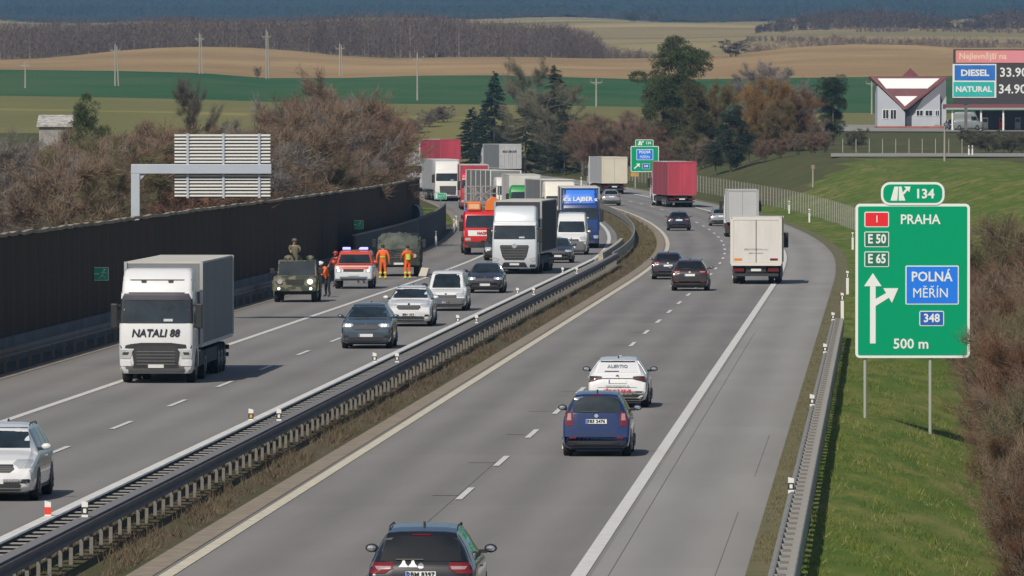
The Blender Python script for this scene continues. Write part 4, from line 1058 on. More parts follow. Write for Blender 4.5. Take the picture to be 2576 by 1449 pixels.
# ---------------------------------------------------------------- fire engine with aerial platform
M_fred = paint('fire_red', (.62, .02, .025), .35)
M_forange = paint('fire_orange', (.80, .20, .03), .4)
M_lat = mat('lattice_steel', (.38, .36, .36), .5, .5)
L = 8.6; loc, rz = place(1216, 524, False, L, -.03)
T = thing('fire_engine', 'red and orange fire engine with aerial platform behind the silver truck', 'fire engine', loc, rz)
lv = [(.45, 1.15, -4.25, -1.9), (.6, 1.24, -4.3, -1.9), (1.3, 1.25, -4.3, -1.9), (1.75, 1.25, -4.27, -1.9), (2.5, 1.20, -4.10, -1.9), (2.72, 1.15, -3.95, -1.9), (2.78, 1.05, -3.8, -2.0)]
me = vloft(lv).mesh('cab', smooth=35); obj('cab', me, M_fred, T); b = bvh(me)
patch('windscreen', b, [(1.72, -1.12, 1.12), (2.1, -1.1, 1.1), (2.48, -1.04, 1.04)], 'f', M_glass, T)
patch('stripe', b, [(1.20, -1.22, 1.22), (1.55, -1.22, 1.22)], 'f', M_sw, T)
text('HASIČI', .26, M_fred, T, (0, -4.34, 1.37), bold=.01)
patch('bumper', b, [(.47, -1.12, 1.12), (.85, -1.2, 1.2)], 'f', M_chassis, T, off=.03)
for s in (-1, 1):
    patch('headlight', b, [(.92, s * 1.15, s * .8), (1.08, s * 1.15, s * .8)], 'f', M_hl, T, nx=3)
    MB().box(*sorted((s * 1.3, s * 1.52)), -4.1, -3.98, 1.5, 2.1).build('mirror', M_trim, T, bevel=.03)
    MB().box(*sorted((s * 1.15, s * 1.4)), -4.0, -3.95, 2.0, 2.06).build('mirror_bracket', M_trim, T)
    patch('side_window', b, [(1.75, -3.8, -2.4), (2.4, -3.6, -2.5)], 'l' if s < 0 else 'e', M_glass, T, nx=4)
MB().box(-1.22, 1.22, -1.75, 4.1, .95, 2.45).build('equipment_body', M_fred, T, bevel=.04)
for s in (-1, 1):
    for k in range(4): MB().box(*sorted((s * 1.225, s * 1.235)), -1.5 + k * 1.4, -.3 + k * 1.4, 1.05, 2.2).build('shutter', M_alu, T)
MB().box(-1.0, -.15, -4.0, -2.4, 2.80, 3.35).build('roof_locker', M_forange, T, bevel=.06)
MB().box(-.9, -.25, -4.02, -4.005, 2.9, 3.2).build('locker_front', mat('locker_pale', (.85, .50, .28), .5), T)
MB().prism([(.10, 2.8), (1.05, 2.8), (.95, 3.5), (.55, 3.7), (.2, 3.35)], 'y', -3.9, -2.6).build('basket_shield', M_forange, T, bevel=.03)
for x in (-.95, .95): MB().box(x - .16, x + .16, -3.6, -3.3, 2.8, 2.98).build('beacon', mat('beacon_blue', (.03, .08, .6), .2, emit=.4), T, bevel=.03)
mb = MB()
for z in (3.0, 3.45):
    for x in (-.35, .35): mb.bar((x, -3.2, z), (x, 4.3, z + .35), .06, .06)
for k in range(12):
    y = -3.2 + k * .62; d = k * .029
    mb.bar((-.35, y, 3.0 + d), (.35, y, 3.0 + d), .04, .04)
    for x in (-.35, .35): mb.bar((x, y, 3.0 + d), (x, y + .31, 3.45 + d), .04, .04); mb.bar((x, y + .31, 3.45 + d), (x, y + .62, 3.0 + d), .04, .04)
mb.build('ladder_boom', M_lat, T)
mb = MB()
for z in (3.35, 3.85, 4.3):
    mb.bar((-1.1, -1.6, z), (1.1, -1.6, z), .05, .05); mb.bar((-1.1, -.4, z), (1.1, -.4, z), .05, .05)
    for x in (-1.1, 1.1): mb.bar((x, -1.6, z), (x, -.4, z), .05, .05)
for x in (-1.1, -.55, 0, .55, 1.1):
    for y in (-1.6, -.4): mb.bar((x, y, 2.6), (x, y, 4.3), .05, .05)
mb.bar((-.9, -1.62, 3.2), (.9, -1.62, 4.3), .07, .07).bar((.9, -1.62, 3.2), (-.9, -1.62, 4.3), .07, .07)
mb.build('rescue_basket', M_lat, T)
MB().cyl((0, .8, 2.45), (0, .8, 3.05), .55, .5, n=16).build('turntable', M_grey, T)
chassis(T, -2.6, 4.1, [2.6], z=.95)
axle(T, -2.95, 1.2)

# ---------------------------------------------------------------- army jeep, rescue car, army truck
M_camo = mat('camouflage', (.040, .058, .040), .8, c2=(.17, .155, .11), scale=2.0, detail=2)
M_camod = mat('camouflage_dark', (.022, .025, .02), .8, c2=(.05, .052, .04), scale=2.2, detail=2)
M_camo.node_tree.nodes['Color Ramp'].color_ramp.elements[0].position = .46; M_camo.node_tree.nodes['Color Ramp'].color_ramp.elements[1].position = .52
M_tarp = mat('tarpaulin', (.045, .058, .048), .85, c2=(.125, .135, .11), scale=1.8, bump=.6)
L = 4.3; loc, rz = place(742, 386, False, L, .035)
T = thing('army_jeep', 'camouflage army jeep with round headlights on the left shoulder', 'jeep', loc, rz)
bd = vloft([(.50, .90, -2.05, 2.1), (.58, 1.0, -2.15, 2.15), (1.05, 1.02, -2.12, 2.15), (1.16, 1.0, -2.08, 2.15), (1.22, .95, -1.98, 2.1)], r=.1).mesh('body', smooth=35); obj('body', bd, M_camo, T); b = bvh(bd)
MB().prism([(-.72, 1.2), (-.42, 1.86), (-.36, 1.86), (-.62, 1.2)], 'x', -.86, .86).build('windscreen', M_glass, T)
fr = MB()
for s in (-1, 1): fr.bar((s * .88, -.72, 1.18), (s * .84, -.40, 1.92), .06, .06)
fr.bar((-.86, -.40, 1.90), (.86, -.40, 1.90), .07, .07).bar((-.9, -.72, 1.2), (.9, -.72, 1.2), .05, .05); fr.build('windscreen_frame', M_camo, T)
MB().prism([(-.36, 1.86), (.2, 1.95), (1.95, 1.88), (2.0, 1.25), (-.30, 1.25)], 'x', -.88, .88).build('canvas_top', M_camod, T, bevel=.06)
gr = patch('grille', b, [(.82, -.42, .42), (1.06, -.42, .42)], 'f', M_camod, T)
for k in range(6): patch('grille_slot', b, [(.84, -.36 + k * .125, -.30 + k * .125), (1.04, -.36 + k * .125, -.30 + k * .125)], 'f', M_trim, gr, off=.02, nx=1)
MB().box(-1.0, 1.0, -2.32, -2.17, .52, .72).build('bumper', M_camo, T, bevel=.02)
for s in (-1, 1):
    MB().cyl((s * .70, -2.10, .96), (s * .70, -2.19, .96), .12, n=14).build('headlight', M_hlon if s > 0 else M_hl, T)
    MB().cyl((s * .74, -2.30, .64), (s * .74, -2.36, .64), .065, n=10).build('fog_light', M_hlon, T)
    MB().box(*sorted((s * 1.02, s * 1.24)), -.85, -.78, 1.3, 1.55).build('mirror', M_trim, T, bevel=.02)
    MB().box(*sorted((s * .9, s * 1.1)), -.84, -.80, 1.38, 1.42).build('mirror_arm', M_trim, T)
    MB().prism([(-2.0, .55), (-1.9, 1.0), (-1.0, 1.0), (-.8, .55), (-.95, .55), (-1.1, .9), (-1.8, .9), (-1.9, .55)], 'x', *sorted((s * 1.0, s * 1.08))).build('fender', M_camo, T)
    for y in (-1.4, 1.3): wheel(T, s * .86, y, .40, .26, sgn=s)
MB().box(-.85, .85, -1.9, 1.9, .36, .52).build('underbody', M_chassis, T)
for a_, b_, c_, n_ in ((-.72, -.25, 1.0, 'kit_bag'), (.35, .78, .5, 'kit_bag'), (-.5, .1, 1.5, 'camouflage_net')): MB().ball(((a_ + b_) / 2, c_, 1.98), ((b_ - a_) / 2, .35, .17), 10, 6).build(n_, M_camo, T, smooth=60)
MB().cyl((0, .3, 1.93), (0, .3, 2.02), .42, n=16).build('roof_ring', M_camod, T)
MB().bar((.1, .1, 2.0), (.1, .1, 2.42), .06, .06).bar((.1, -.9, 2.4), (.1, .5, 2.4), .05, .05).build('gun_mount', M_trim, T)

L = 4.8; loc, rz = place(889, 417, False, L, .025)
T = thing('rescue_car', 'red and white off-road rescue car with lit blue roof lights on the shoulder', 'car', loc, rz)
M_lr = paint('rescue_red', (.62, .075, .03), .4); M_lrw = paint('rescue_white', (.68, .72, .75), .4)
me = vloft([(.42, .86, -2.25, 2.35), (.52, .94, -2.38, 2.4), (.85, .955, -2.40, 2.4), (1.05, .955, -2.36, 2.4), (1.16, .94, -2.28, 2.4)], r=.14).mesh('body', smooth=35); o = obj('body', me, M_lrw, T); b = bvh(me)
MB().prism([(-2.28, 1.10), (-2.22, 1.18), (-1.0, 1.24), (-1.0, 1.10)], 'x', -.90, .90).build('bonnet', M_lr, T, bevel=.03)
cb = vloft([(1.15, .93, -1.08, 2.38), (1.25, .92, -1.02, 2.38), (1.72, .80, -.62, 2.33), (1.82, .77, -.50, 2.3), (1.88, .70, -.35, 2.2)], r=.12).mesh('cabin', smooth=35); obj('cabin', cb, M_lr, T); b2 = bvh(cb)
patch('windscreen', b2, [(1.26, -.82, .82), (1.5, -.76, .76), (1.70, -.70, .70)], 'f', M_glass, T)
for v in 'le': patch('side_window', b2, [(1.28, -.8, 2.1), (1.66, -.45, 2.05)], v, M_glass, T, nx=6)
patch('grille', b, [(.86, -.5, .5), (1.0, -.52, .52)], 'f', M_trim, T)
patch('bonnet_edge', b, [(1.0, -.93, .93), (1.12, -.9, .9)], 'f', M_lr, T, off=.014)
patch('lower_guard', b, [(.44, -.62, .62), (.62, -.7, .7)], 'f', mat('guard_blue_grey', (.16, .18, .22), .5), T, off=.03)
patch('number_plate', b, [(.66, -.26, .26), (.77, -.26, .26)], 'f', M_plate, T, off=.03)
for s in (-1, 1):
    hl = patch('headlight', b, [(.84, s * .90, s * .58), (1.0, s * .88, s * .58)], 'f', M_hl, T, nx=4)
    patch('bulb', b, disc_rows(s * .74, .92, .06, 4), 'f', M_hlon, hl, off=.02, nx=4, sub=1)
    patch('flank_flash', b, [(.62, -1.9, 1.9), (.80, -1.9, 1.9)], 'l' if s < 0 else 'e', M_lr, T, off=.01, nx=6)
    MB().ball((s * 1.06, -.85, 1.32), (.12, .07, .10), 10, 6).build('mirror', M_lr, T, smooth=60)
    MB().box(*sorted((s * .85, s * 1.0)), -.88, -.82, 1.26, 1.32).build('mirror_arm', M_trim, T)
    for y in (-1.42, 1.42): wheel(T, s * .82, y, .39, .25, sgn=s)
bb = MB().box(-.62, .62, -.28, .0, 1.89, 1.93).build('light_bar', M_grey, T)
for x in (-.44, .44): MB().box(x - .2, x + .2, -.26, -.02, 1.935, 2.06).build('blue_light', mat('blue_light_on', (.30, .30, 1.0), .2, emit=2.0), bb, bevel=.03)

L = 6.2; loc, rz = place(1003, 451, False, L, .012)
T = thing('army_truck', 'dark army truck with crumpled tarpaulin over its front behind two orange workers', 'truck', loc, rz)
me = vloft([(.55, 1.08, -3.0, 3.0), (.7, 1.15, -3.1, 3.05), (1.35, 1.17, -3.08, 3.05), (1.5, 1.14, -2.95, 3.05)], r=.1).mesh('body', smooth=35); obj('body', me, M_camod, T); b = bvh(me)
MB().prism([(-2.2, 1.5), (-1.75, 2.2), (-1.6, 2.32), (-.4, 2.32), (-.3, 1.5)], 'x', -1.05, 1.05).build('cabin', mat('cabin_dark', (.012, .013, .014), .5), T, bevel=.05)
rng = np.random.default_rng(2); secs = []
for k in range(11):
    y = -3.12 + k * .18; zz = 1.38 + .94 * sstep(k / 7.0)
    secs.append([(x, y + rng.normal(0, .05), zz - .22 * abs(x) ** 2 + rng.normal(0, .09)) for x in np.linspace(-1.16, 1.16, 9)])
me2 = MB().loft(secs, closed=False, caps=False); me2.build('tarpaulin', M_tarp, T, smooth=50, fix=False)
MB().prism([(-.3, 1.45), (-.3, 1.95), (.3, 2.15), (2.2, 2.05), (3.0, 1.8), (3.0, 1.45)], 'x', -1.05, 1.05).build('canvas_body', M_camod, T, bevel=.08)
gr = patch('grille', b, [(.95, -.55, .55), (1.35, -.55, .55)], 'f', M_trim, T)
for z in (1.02, 1.12, 1.22): patch('grille_bar', b, [(z, -.5, .5), (z + .03, -.5, .5)], 'f', M_camo, gr, off=.02)
MB().box(-1.15, 1.15, -3.28, -3.08, .6, .82).build('bumper', M_camod, T, bevel=.03)
MB().box(-.26, .26, -3.30, -3.285, .64, .75).build('number_plate', M_plate, T)
for s in (-1, 1):
    MB().cyl((s * .85, -3.05, 1.12), (s * .85, -3.13, 1.12), .11, n=12).build('headlight', M_hl, T)
    MB().box(*sorted((s * 1.25, s * 1.45)), -2.3, -2.2, 1.55, 2.0).build('mirror', M_trim, T, bevel=.02)
    MB().box(*sorted((s * 1.0, s * 1.3)), -2.28, -2.22, 1.9, 1.95).build('mirror_arm', M_trim, T)
    for y in (-1.95, 1.6): wheel(T, s * .95, y, .52, .32, sgn=s)
MB().bar((1.05, -2.4, 1.6), (1.0, -2.6, 3.0), .02, .02).build('aerial', M_trim, T)
MB().box(-.9, .9, -2.8, 2.8, .5, .7).build('underbody', M_chassis, T)
t = thing('warning_wedge', 'tilted pale board lying on the shoulder line beside the army truck', 'board', at(1067, 449), R(-25))
MB().prism([(-.30, .02), (.18, .02), (.34, .48), (-.10, .52)], 'y', -.16, .16).build('board', mat('board_pale', (.62, .58, .50), .7), t, bevel=.02)
MB().box(-.34, .40, -.22, .22, .0, .05).build('foot', M_trim, t)

# ---------------------------------------------------------------- people
def person(label, loc, rz, J, mats, regions, hat=None, hair=(.05, .035, .025), vest=None, bandz=None):
    """J: joint name -> (point, radius); one skinned body, coloured by nearest bone"""
    t = thing('person', label, 'person', loc, rz)
    bones = [('pelvis', 'waist'), ('waist', 'chest'), ('chest', 'neck'), ('neck', 'head'), ('head', 'top')]
    for s in 'lr': bones += [('chest', 'sh' + s), ('sh' + s, 'el' + s), ('el' + s, 'wr' + s), ('wr' + s, 'hd' + s), ('pelvis', 'hp' + s), ('hp' + s, 'kn' + s), ('kn' + s, 'an' + s), ('an' + s, 'to' + s)]
    names = list(J); idx = {n: i for i, n in enumerate(names)}
    me = bpy.data.meshes.new('body'); me.from_pydata([J[n][0] for n in names], [(idx[a], idx[c]) for a, c in bones], [])
    o = bpy.data.objects.new('tmp', me); col.objects.link(o)
    o.modifiers.new('skin', 'SKIN'); sm = o.modifiers.new('sub', 'SUBSURF'); sm.levels = 2; sm.render_levels = 2
    for i, n in enumerate(names):
        r = J[n][1]; me.skin_vertices[0].data[i].radius = r if isinstance(r, tuple) else (r, r); me.skin_vertices[0].data[i].use_root = (n == 'pelvis')
    dg = bpy.context.evaluated_depsgraph_get(); bm_ = bpy.data.meshes.new_from_object(o.evaluated_get(dg)); bpy.data.objects.remove(o)
    mb = MB()                              # fingers rooted in the palm
    for s, sg in (('l', -1), ('r', 1)):
        h, w = Vector(J['hd' + s][0]), Vector(J['wr' + s][0]); d = (h - w).normalized(); sd = d.cross(Vector((0, 1, 0))).normalized() if abs(d.y) < .9 else Vector((1, 0, 0)); up = sd.cross(d)
        for k, ln in enumerate((.075, .085, .08, .065)):
            a = h + sd * ((k - 1.5) * .021); c1 = a + d * ln * .55 + up * .008; mb.cyl(a - d * .03, c1, .0095, .0085, n=6); mb.cyl(c1, c1 + d * ln * .4 + up * .03, .0085, .006, n=6)
        a = w + d * .03; mb.cyl(a, a + sd * -.045 + d * .05, .011, .008, n=6)
    hm = mb.mesh('fingers'); bm = bmesh.new(); bm.from_mesh(bm_); n0 = len(bm.faces); bm.from_mesh(hm); bm.to_mesh(bm_); bm.free()
    bm_.materials.clear()
    for mm in mats: bm_.materials.append(mm)
    def seg(p, a, c):
        a, c = Vector(a), Vector(c); u = c - a; k = max(0, min(1, (p - a).dot(u) / u.length_squared)); return (p - a - u * k).length
    for i, f in enumerate(bm_.polygons):
        best = min(bones, key=lambda bn: seg(f.center, J[bn[0]][0], J[bn[1]][0]) - .5 * (J[bn[1]][1] if not isinstance(J[bn[1]][1], tuple) else J[bn[1]][1][0]))
        key = 'hand' if i >= n0 else best[1]
        f.material_index = regions.get(key, regions.get(key.rstrip('lr') if key not in ('collar',) else key, 0)); f.use_smooth = True
    obj('body', bm_, None, t)
    hp, hr = Vector(J['head'][0]), .105
    up = (Vector(J['top'][0]) - hp).normalized()
    c = hp + up * .06
    if hat is not None:
        MB().ball(tuple(c + up * .03), (.125, .135, .11), 12, 6).build('helmet', hat, t, smooth=60)
        MB().cyl(c + up * .02, c + up * .035, .155, .15, n=14).build('brim', hat, t)
    else: MB().ball(tuple(c + up * .015 + Vector((0, .02, 0))), (.108, .115, .105), 12, 6).build('hair', mat('hair_dark', hair, .8), t, smooth=60)
    fc = MB(); y = hp.y - .10
    for s in (-1, 1): fc.ball((s * .035, y, hp.z + .045), (.012, .008, .008), 6, 4)
    fc.ball((0, y - .012, hp.z + .01), (.013, .018, .02), 6, 4).ball((0, y, hp.z - .04), (.028, .008, .007), 6, 4); fc.build('face', mat('skin_shade', (.30, .14, .10), .6), t)
    ea = MB()
    for s in (-1, 1): ea.ball((s * .098, hp.y, hp.z + .02), (.014, .025, .035), 6, 4)
    ea.build('ears', M_skin, t)
    if bandz:
        bd = MB()
        for (p, q, r) in bandz: bd.cyl(p, q, r, r, n=12, cap=False)
        bd.build('reflective_bands', mat('reflective_yellow', (.62, .75, .10), .5), t)
    return t
M_skin = mat('skin', (.45, .25, .17), .6)
M_or = mat('hi_vis_orange', (.85, .15, .02), .7, var=.1, scale=6)
M_hy = mat('hi_vis_yellow', (.60, .80, .08), .6)
M_boot = mat('boots', (.03, .03, .03), .7)
M_dkcl = mat('dark_cloth', (.02, .025, .045), .8)
M_fat = mat('fatigues', (.10, .105, .06), .8, c2=(.17, .155, .105), scale=9, detail=2)
M_cap = mat('white_cap', (.75, .77, .78), .5)
def stand(lean=0.0, arms=((-.30, .05, .92), (.30, .05, .92)), bend=0.0, spread=.14, h=1.0):
    J = {}
    def S(n, x, y, z, r): J[n] = ((x * h, y * h, z * h), tuple(v * h for v in r) if isinstance(r, tuple) else r * h)
    cb, sb = math.cos(bend), math.sin(bend)
    def up(x, y, z): dz = z - .95; return (x, -dz * sb + y * cb, .95 + dz * cb + y * sb)
    S('pelvis', 0, 0, .95, (.16, .12)); S('waist', *up(0, 0, 1.10), (.15, .11)); S('chest', *up(0, 0, 1.35), (.18, .125)); S('neck', *up(0, -.01, 1.50), .06); S('head', *up(0, -.03, 1.62), (.085, .095)); S('top', *up(0, -.02, 1.74), (.07, .08))
    for s, sg, a in (('l', -1, arms[0]), ('r', 1, arms[1])):
        S('sh' + s, *up(sg * .19, 0, 1.43), .075); sh = up(sg * .19, 0, 1.43)
        w = Vector(a); e = (Vector(sh) + w) / 2 + Vector((sg * .05, .05, -.01))
        S('el' + s, *e, .055); S('wr' + s, *w, .042); d = (w - e).normalized(); S('hd' + s, *(w + d * .08), (.045, .025))
        S('hp' + s, sg * .09, 0, .88, .10); S('kn' + s, sg * (spread * .85), -.02, .50, .072); S('an' + s, sg * spread, .02, .10, .055); S('to' + s, sg * (spread + .02), -.12, .045, (.05, .045))
    return J
REG = {'sh': 0, 'el': 0, 'wr': 0, 'hd': 1, 'hand': 1, 'waist': 0, 'chest': 0, 'neck': 1, 'head': 1, 'top': 1, 'hp': 2, 'kn': 2, 'an': 2, 'to': 3}
def at2(x, Y): p = at(x, Y); p.z = zr(Y); return p
leg = lambda: [((-.12, 0, .40), (-.125, .01, .30), .082), ((.12, 0, .40), (.125, .01, .30), .082), ((-.135, .015, .16), (-.14, .02, .08), .075), ((.135, .015, .16), (.14, .02, .08), .075)]
person('worker in plain orange suit standing upright in front of the army truck', at2(963, 443), math.pi, stand(arms=((-.32, .05, .95), (.32, .05, .95)), h=1.04), [M_or, M_skin, M_or, M_hy], REG, bandz=[((0, 0, 1.16), (0, 0, 1.22), .165)] + leg())
person('worker in orange suit with yellow patch on the back by the army truck', at2(1025, 443), math.pi + .5, stand(arms=((-.36, -.12, 1.08), (.28, -.14, 1.15)), h=1.02), [M_or, M_skin, M_or, M_hy], REG, bandz=[((.0, .10, 1.05), (.02, .12, 1.35), .13)] + leg())
person('officer in white cap and orange jacket bending forward beside the rescue car', at2(824, 398), -.9, stand(arms=((-.2, -.62, .95), (.2, -.60, .98)), bend=.55, h=1.02), [M_or, M_skin, M_dkcl, M_boot], REG, hat=M_cap)
person('officer in white cap and yellow-green vest standing behind the rescue car', at2(908, 432), .3, stand(h=1.03), [M_hy, M_skin, M_dkcl, M_boot], REG, hat=M_cap)
person('second rescuer in dark jacket half hidden behind the rescue car', at2(848, 422), -.6, stand(arms=((-.25, -.35, 1.1), (.25, -.35, 1.15)), bend=.15, h=1.02), [mat('maroon_jacket', (.20, .03, .035), .8), M_skin, M_dkcl, M_boot], REG, hat=mat('red_helmet', (.45, .05, .04), .4))
ja = at2(742, 387.9)
person('soldier in camouflage standing in the roof hatch of the army jeep', (ja.x - .02, ja.y, zr(387.9) + 1.16), 0, stand(arms=((-.18, -.40, 1.22), (.25, -.42, 1.25)), h=.98), [M_fat, M_skin, M_fat, M_boot], REG, hat=M_fat)

# ---------------------------------------------------------------- vegetation
rg = np.random.default_rng(11)
def tri_mesh(name, V):
    n = len(V); me = bpy.data.meshes.new(name)
    me.vertices.add(n); me.vertices.foreach_set('co', np.ascontiguousarray(V, dtype=np.float32).ravel())
    me.loops.add(n); me.loops.foreach_set('vertex_index', np.arange(n, dtype=np.int32))
    me.polygons.add(n // 3); me.polygons.foreach_set('loop_start', np.arange(0, n, 3, dtype=np.int32))
    me.update(calc_edges=True)
    return me
def slivers(P, D, W, tip=0.0):
    n = len(P); q = np.cross(D, rg.normal(size=(n, 3))); q /= np.linalg.norm(q, axis=1)[:, None] + 1e-9
    W = np.broadcast_to(np.asarray(W, dtype=float), (n,))[:, None]
    V = np.empty((n, 3, 3)); V[:, 0] = P - q * W / 2; V[:, 1] = P + q * W / 2; V[:, 2] = P + D
    return V.reshape(-1, 3)
def unit(v): return v / (np.linalg.norm(v, axis=-1, keepdims=True) + 1e-9)
def leafmat(name, c, c2, scale=.6): return mat(name, c, .9, c2=c2, scale=scale, spec=.1)
M_tw = [leafmat('twigs_brown', (.165, .118, .085), (.24, .18, .13)), leafmat('twigs_red', (.175, .105, .075), (.245, .155, .11)), leafmat('twigs_grey', (.16, .14, .128), (.245, .22, .20)), leafmat('twigs_olive', (.125, .115, .07), (.20, .18, .10))]
M_bark = mat('bark', (.13, .105, .085), .95, var=.35, scale=3)
M_barkp = mat('bark_pale', (.34, .30, .26), .9, var=.35, scale=3)
M_willow = leafmat('twigs_willow', (.21, .125, .05), (.30, .18, .06))
M_pine = leafmat('needles_pine', (.040, .060, .026), (.10, .115, .05), .8)
M_spruce = leafmat('needles_spruce', (.020, .034, .026), (.045, .062, .045), .8)
M_larch = leafmat('twigs_larch', (.13, .125, .085), (.22, .20, .14), .8)

def bare(seed, H, rx, ntw, w, stems=1, low=.12, droop=0.0, tl=(.25, .9)):
    """bare tree or bush: limbs as tapered tubes, twigs as slivers; returns (wood, crown) meshes at height H"""
    r = np.random.default_rng(seed); mb = MB(); segs = []
    for s in range(stems):
        a0 = r.uniform(0, 6.28); base = np.array([math.cos(a0), math.sin(a0), 0]) * (rx * .18 if stems > 1 else 0)
        lean = np.array([math.cos(a0), math.sin(a0), 0]) * (r.uniform(.15, .4) if stems > 1 else .04); top = base + np.array([0, 0, H * r.uniform(.72, .95)]) + lean * H * .8
        r0 = .018 * H if stems == 1 else .009 * H
        pts = [base + (top - base) * t + r.normal(0, .02 * H, 3) * (t > 0) * (t < 1) for t in np.linspace(0, 1, 6)]
        for k in range(5): mb.cyl(pts[k], pts[k + 1], r0 * (1 - k / 5.5), r0 * (1 - (k + 1) / 5.5), n=5, cap=False)
        nl = 16 if stems == 1 else 9
        for i in range(nl):
            t = low + (1 - low) * (i + r.uniform(0, 1)) / nl; p = base + (top - base) * t; a = r.uniform(0, 6.28)
            rad = rx * (1 - ((t - .45) / .75) ** 2) ** .5 * r.uniform(.65, 1.1) if abs(t - .45) < .75 else rx * .3
            if stems > 1: rad *= .75
            q = p + np.array([math.cos(a) * rad, math.sin(a) * rad, rad * r.uniform(.25, .8) * (1 - t * .5)])
            mb.cyl(p, q, r0 * .42 * (1 - t * .6), .012, n=4, cap=False); segs.append((p, q))
            for j in range(5):
                u = r.uniform(.3, 1); p2 = p + (q - p) * u; d = (q - p) / (np.linalg.norm(q - p) + 1e-9)
                q2 = p2 + (d * .5 + r.normal(0, .55, 3) + np.array([0, 0, .35 - droop])) * rad * .42; mb.cyl(p2, q2, .016, .006, n=3, cap=False); segs.append((p2, q2)); segs.append((p2, q2))
        segs.append((pts[3], pts[5]))
    A = np.array([s[0] for s in segs]); B = np.array([s[1] for s in segs])
    k = r.integers(0, len(segs), ntw); t = r.uniform(.25, 1.05, ntw)[:, None]
    P = A[k] + (B[k] - A[k]) * t + r.normal(0, .10 * rx / 2.5, (ntw, 3)); P[:, 2] = np.maximum(P[:, 2], .05)
    D = unit(unit(B[k] - A[k]) * .7 + r.normal(0, .55, (ntw, 3)) + np.array([0, 0, .35 - 1.5 * droop])) * r.uniform(tl[0], tl[1], ntw)[:, None]
    return mb.mesh('wood', smooth=60, fix=False), tri_mesh('crown', slivers(P, D, w))
def spruce_mesh(seed, H, rx, n, w=.07):
    r = np.random.default_rng(seed); mb = MB().cyl((0, 0, -.2), (0, 0, H), .014 * H, .01, n=6, cap=False)
    nb = int(H * 13); A, B = [], []
    for i in range(nb):
        t = (i + r.uniform(0, 1)) / nb; z = H * (.06 + .93 * t); rad = rx * (1 - t) ** .85 * r.uniform(.65, 1.1) + .08; a = r.uniform(0, 6.28)
        A.append((0, 0, z)); B.append((rad * math.cos(a), rad * math.sin(a), z - rad * r.uniform(.05, .35)))
    A, B = np.array(A), np.array(B); ln = np.linalg.norm(B - A, axis=1); k = r.choice(nb, n, p=ln / ln.sum()); t = r.uniform(.1, 1.05, n)[:, None]
    P = A[k] + (B[k] - A[k]) * t; D = unit(unit(B[k] - A[k]) * .8 + r.normal(0, .5, (n, 3)) - np.array([0, 0, .35])) * r.uniform(.18, .5, n)[:, None]
    return mb.mesh('wood', smooth=60, fix=False), tri_mesh('crown', slivers(P, D, w))
def pine_mesh(seed, H, rx, n, w=.06, low=.3):
    r = np.random.default_rng(seed); mb = MB(); top = np.array([r.normal(0, .008) * H, 0, H * .93]); mb.cyl((0, 0, -.2), top, .018 * H, .03, n=6, cap=False)
    C = []
    for i in range(34):
        t = low + (1 - low) * (i + r.uniform(0, 1)) / 34; p = top * t; a = r.uniform(0, 6.28); rad = rx * (1.05 - abs(t - .55) * 1.25) * r.uniform(.5, 1.05)
        q = p + np.array([math.cos(a) * rad, math.sin(a) * rad, rad * r.uniform(.1, .5)]); mb.cyl(p, q, .05, .015, n=4, cap=False)
        for j in range(3): C.append(p + (q - p) * r.uniform(.35, 1.05) + r.normal(0, .22, 3))
    C = np.array(C); k = r.integers(0, len(C), n); cr = .22 * rx * r.uniform(.7, 1.3, len(C))
    O = unit(r.normal(size=(n, 3)) + np.array([0, 0, .35])); P = C[k] + O * (cr[k] * r.uniform(.2, 1, n) ** .5)[:, None] * np.array([1.25, 1.25, .7])
    D = unit(O + r.normal(0, .4, (n, 3))) * r.uniform(.14, .34, n)[:, None]
    return mb.mesh('wood', smooth=60, fix=False), tri_mesh('crown', slivers(P, D, w))
def plant(name, label, cat, wood, crown, wm, cm, p, s, group=None, sx=1.0, rz=None):
    t = thing(name, label, cat, p, random.uniform(0, 6.28) if rz is None else rz, group); t.scale = (s * sx, s * sx, s)
    for nm, me, m in (('trunk', wood, wm), ('crown', crown, cm)):
        key = (me.name, m.name)
        if key not in VAR:
            c = me.copy(); c.materials.clear(); c.materials.append(m); VAR[key] = c
        obj(nm, VAR[key], None, t)
    return t
VAR = {}
bush = [bare(20 + i, 6.0, 2.6, 9000, .020, stems=6, low=.12) for i in range(3)]
btree = [bare(40 + i, 10.0, 3.4, 13000, .026, stems=1, low=.2) for i in range(3)]
thick = [bare(60 + i, 8.0, 3.0, 15000, .024, stems=5, low=.08) for i in range(2)]

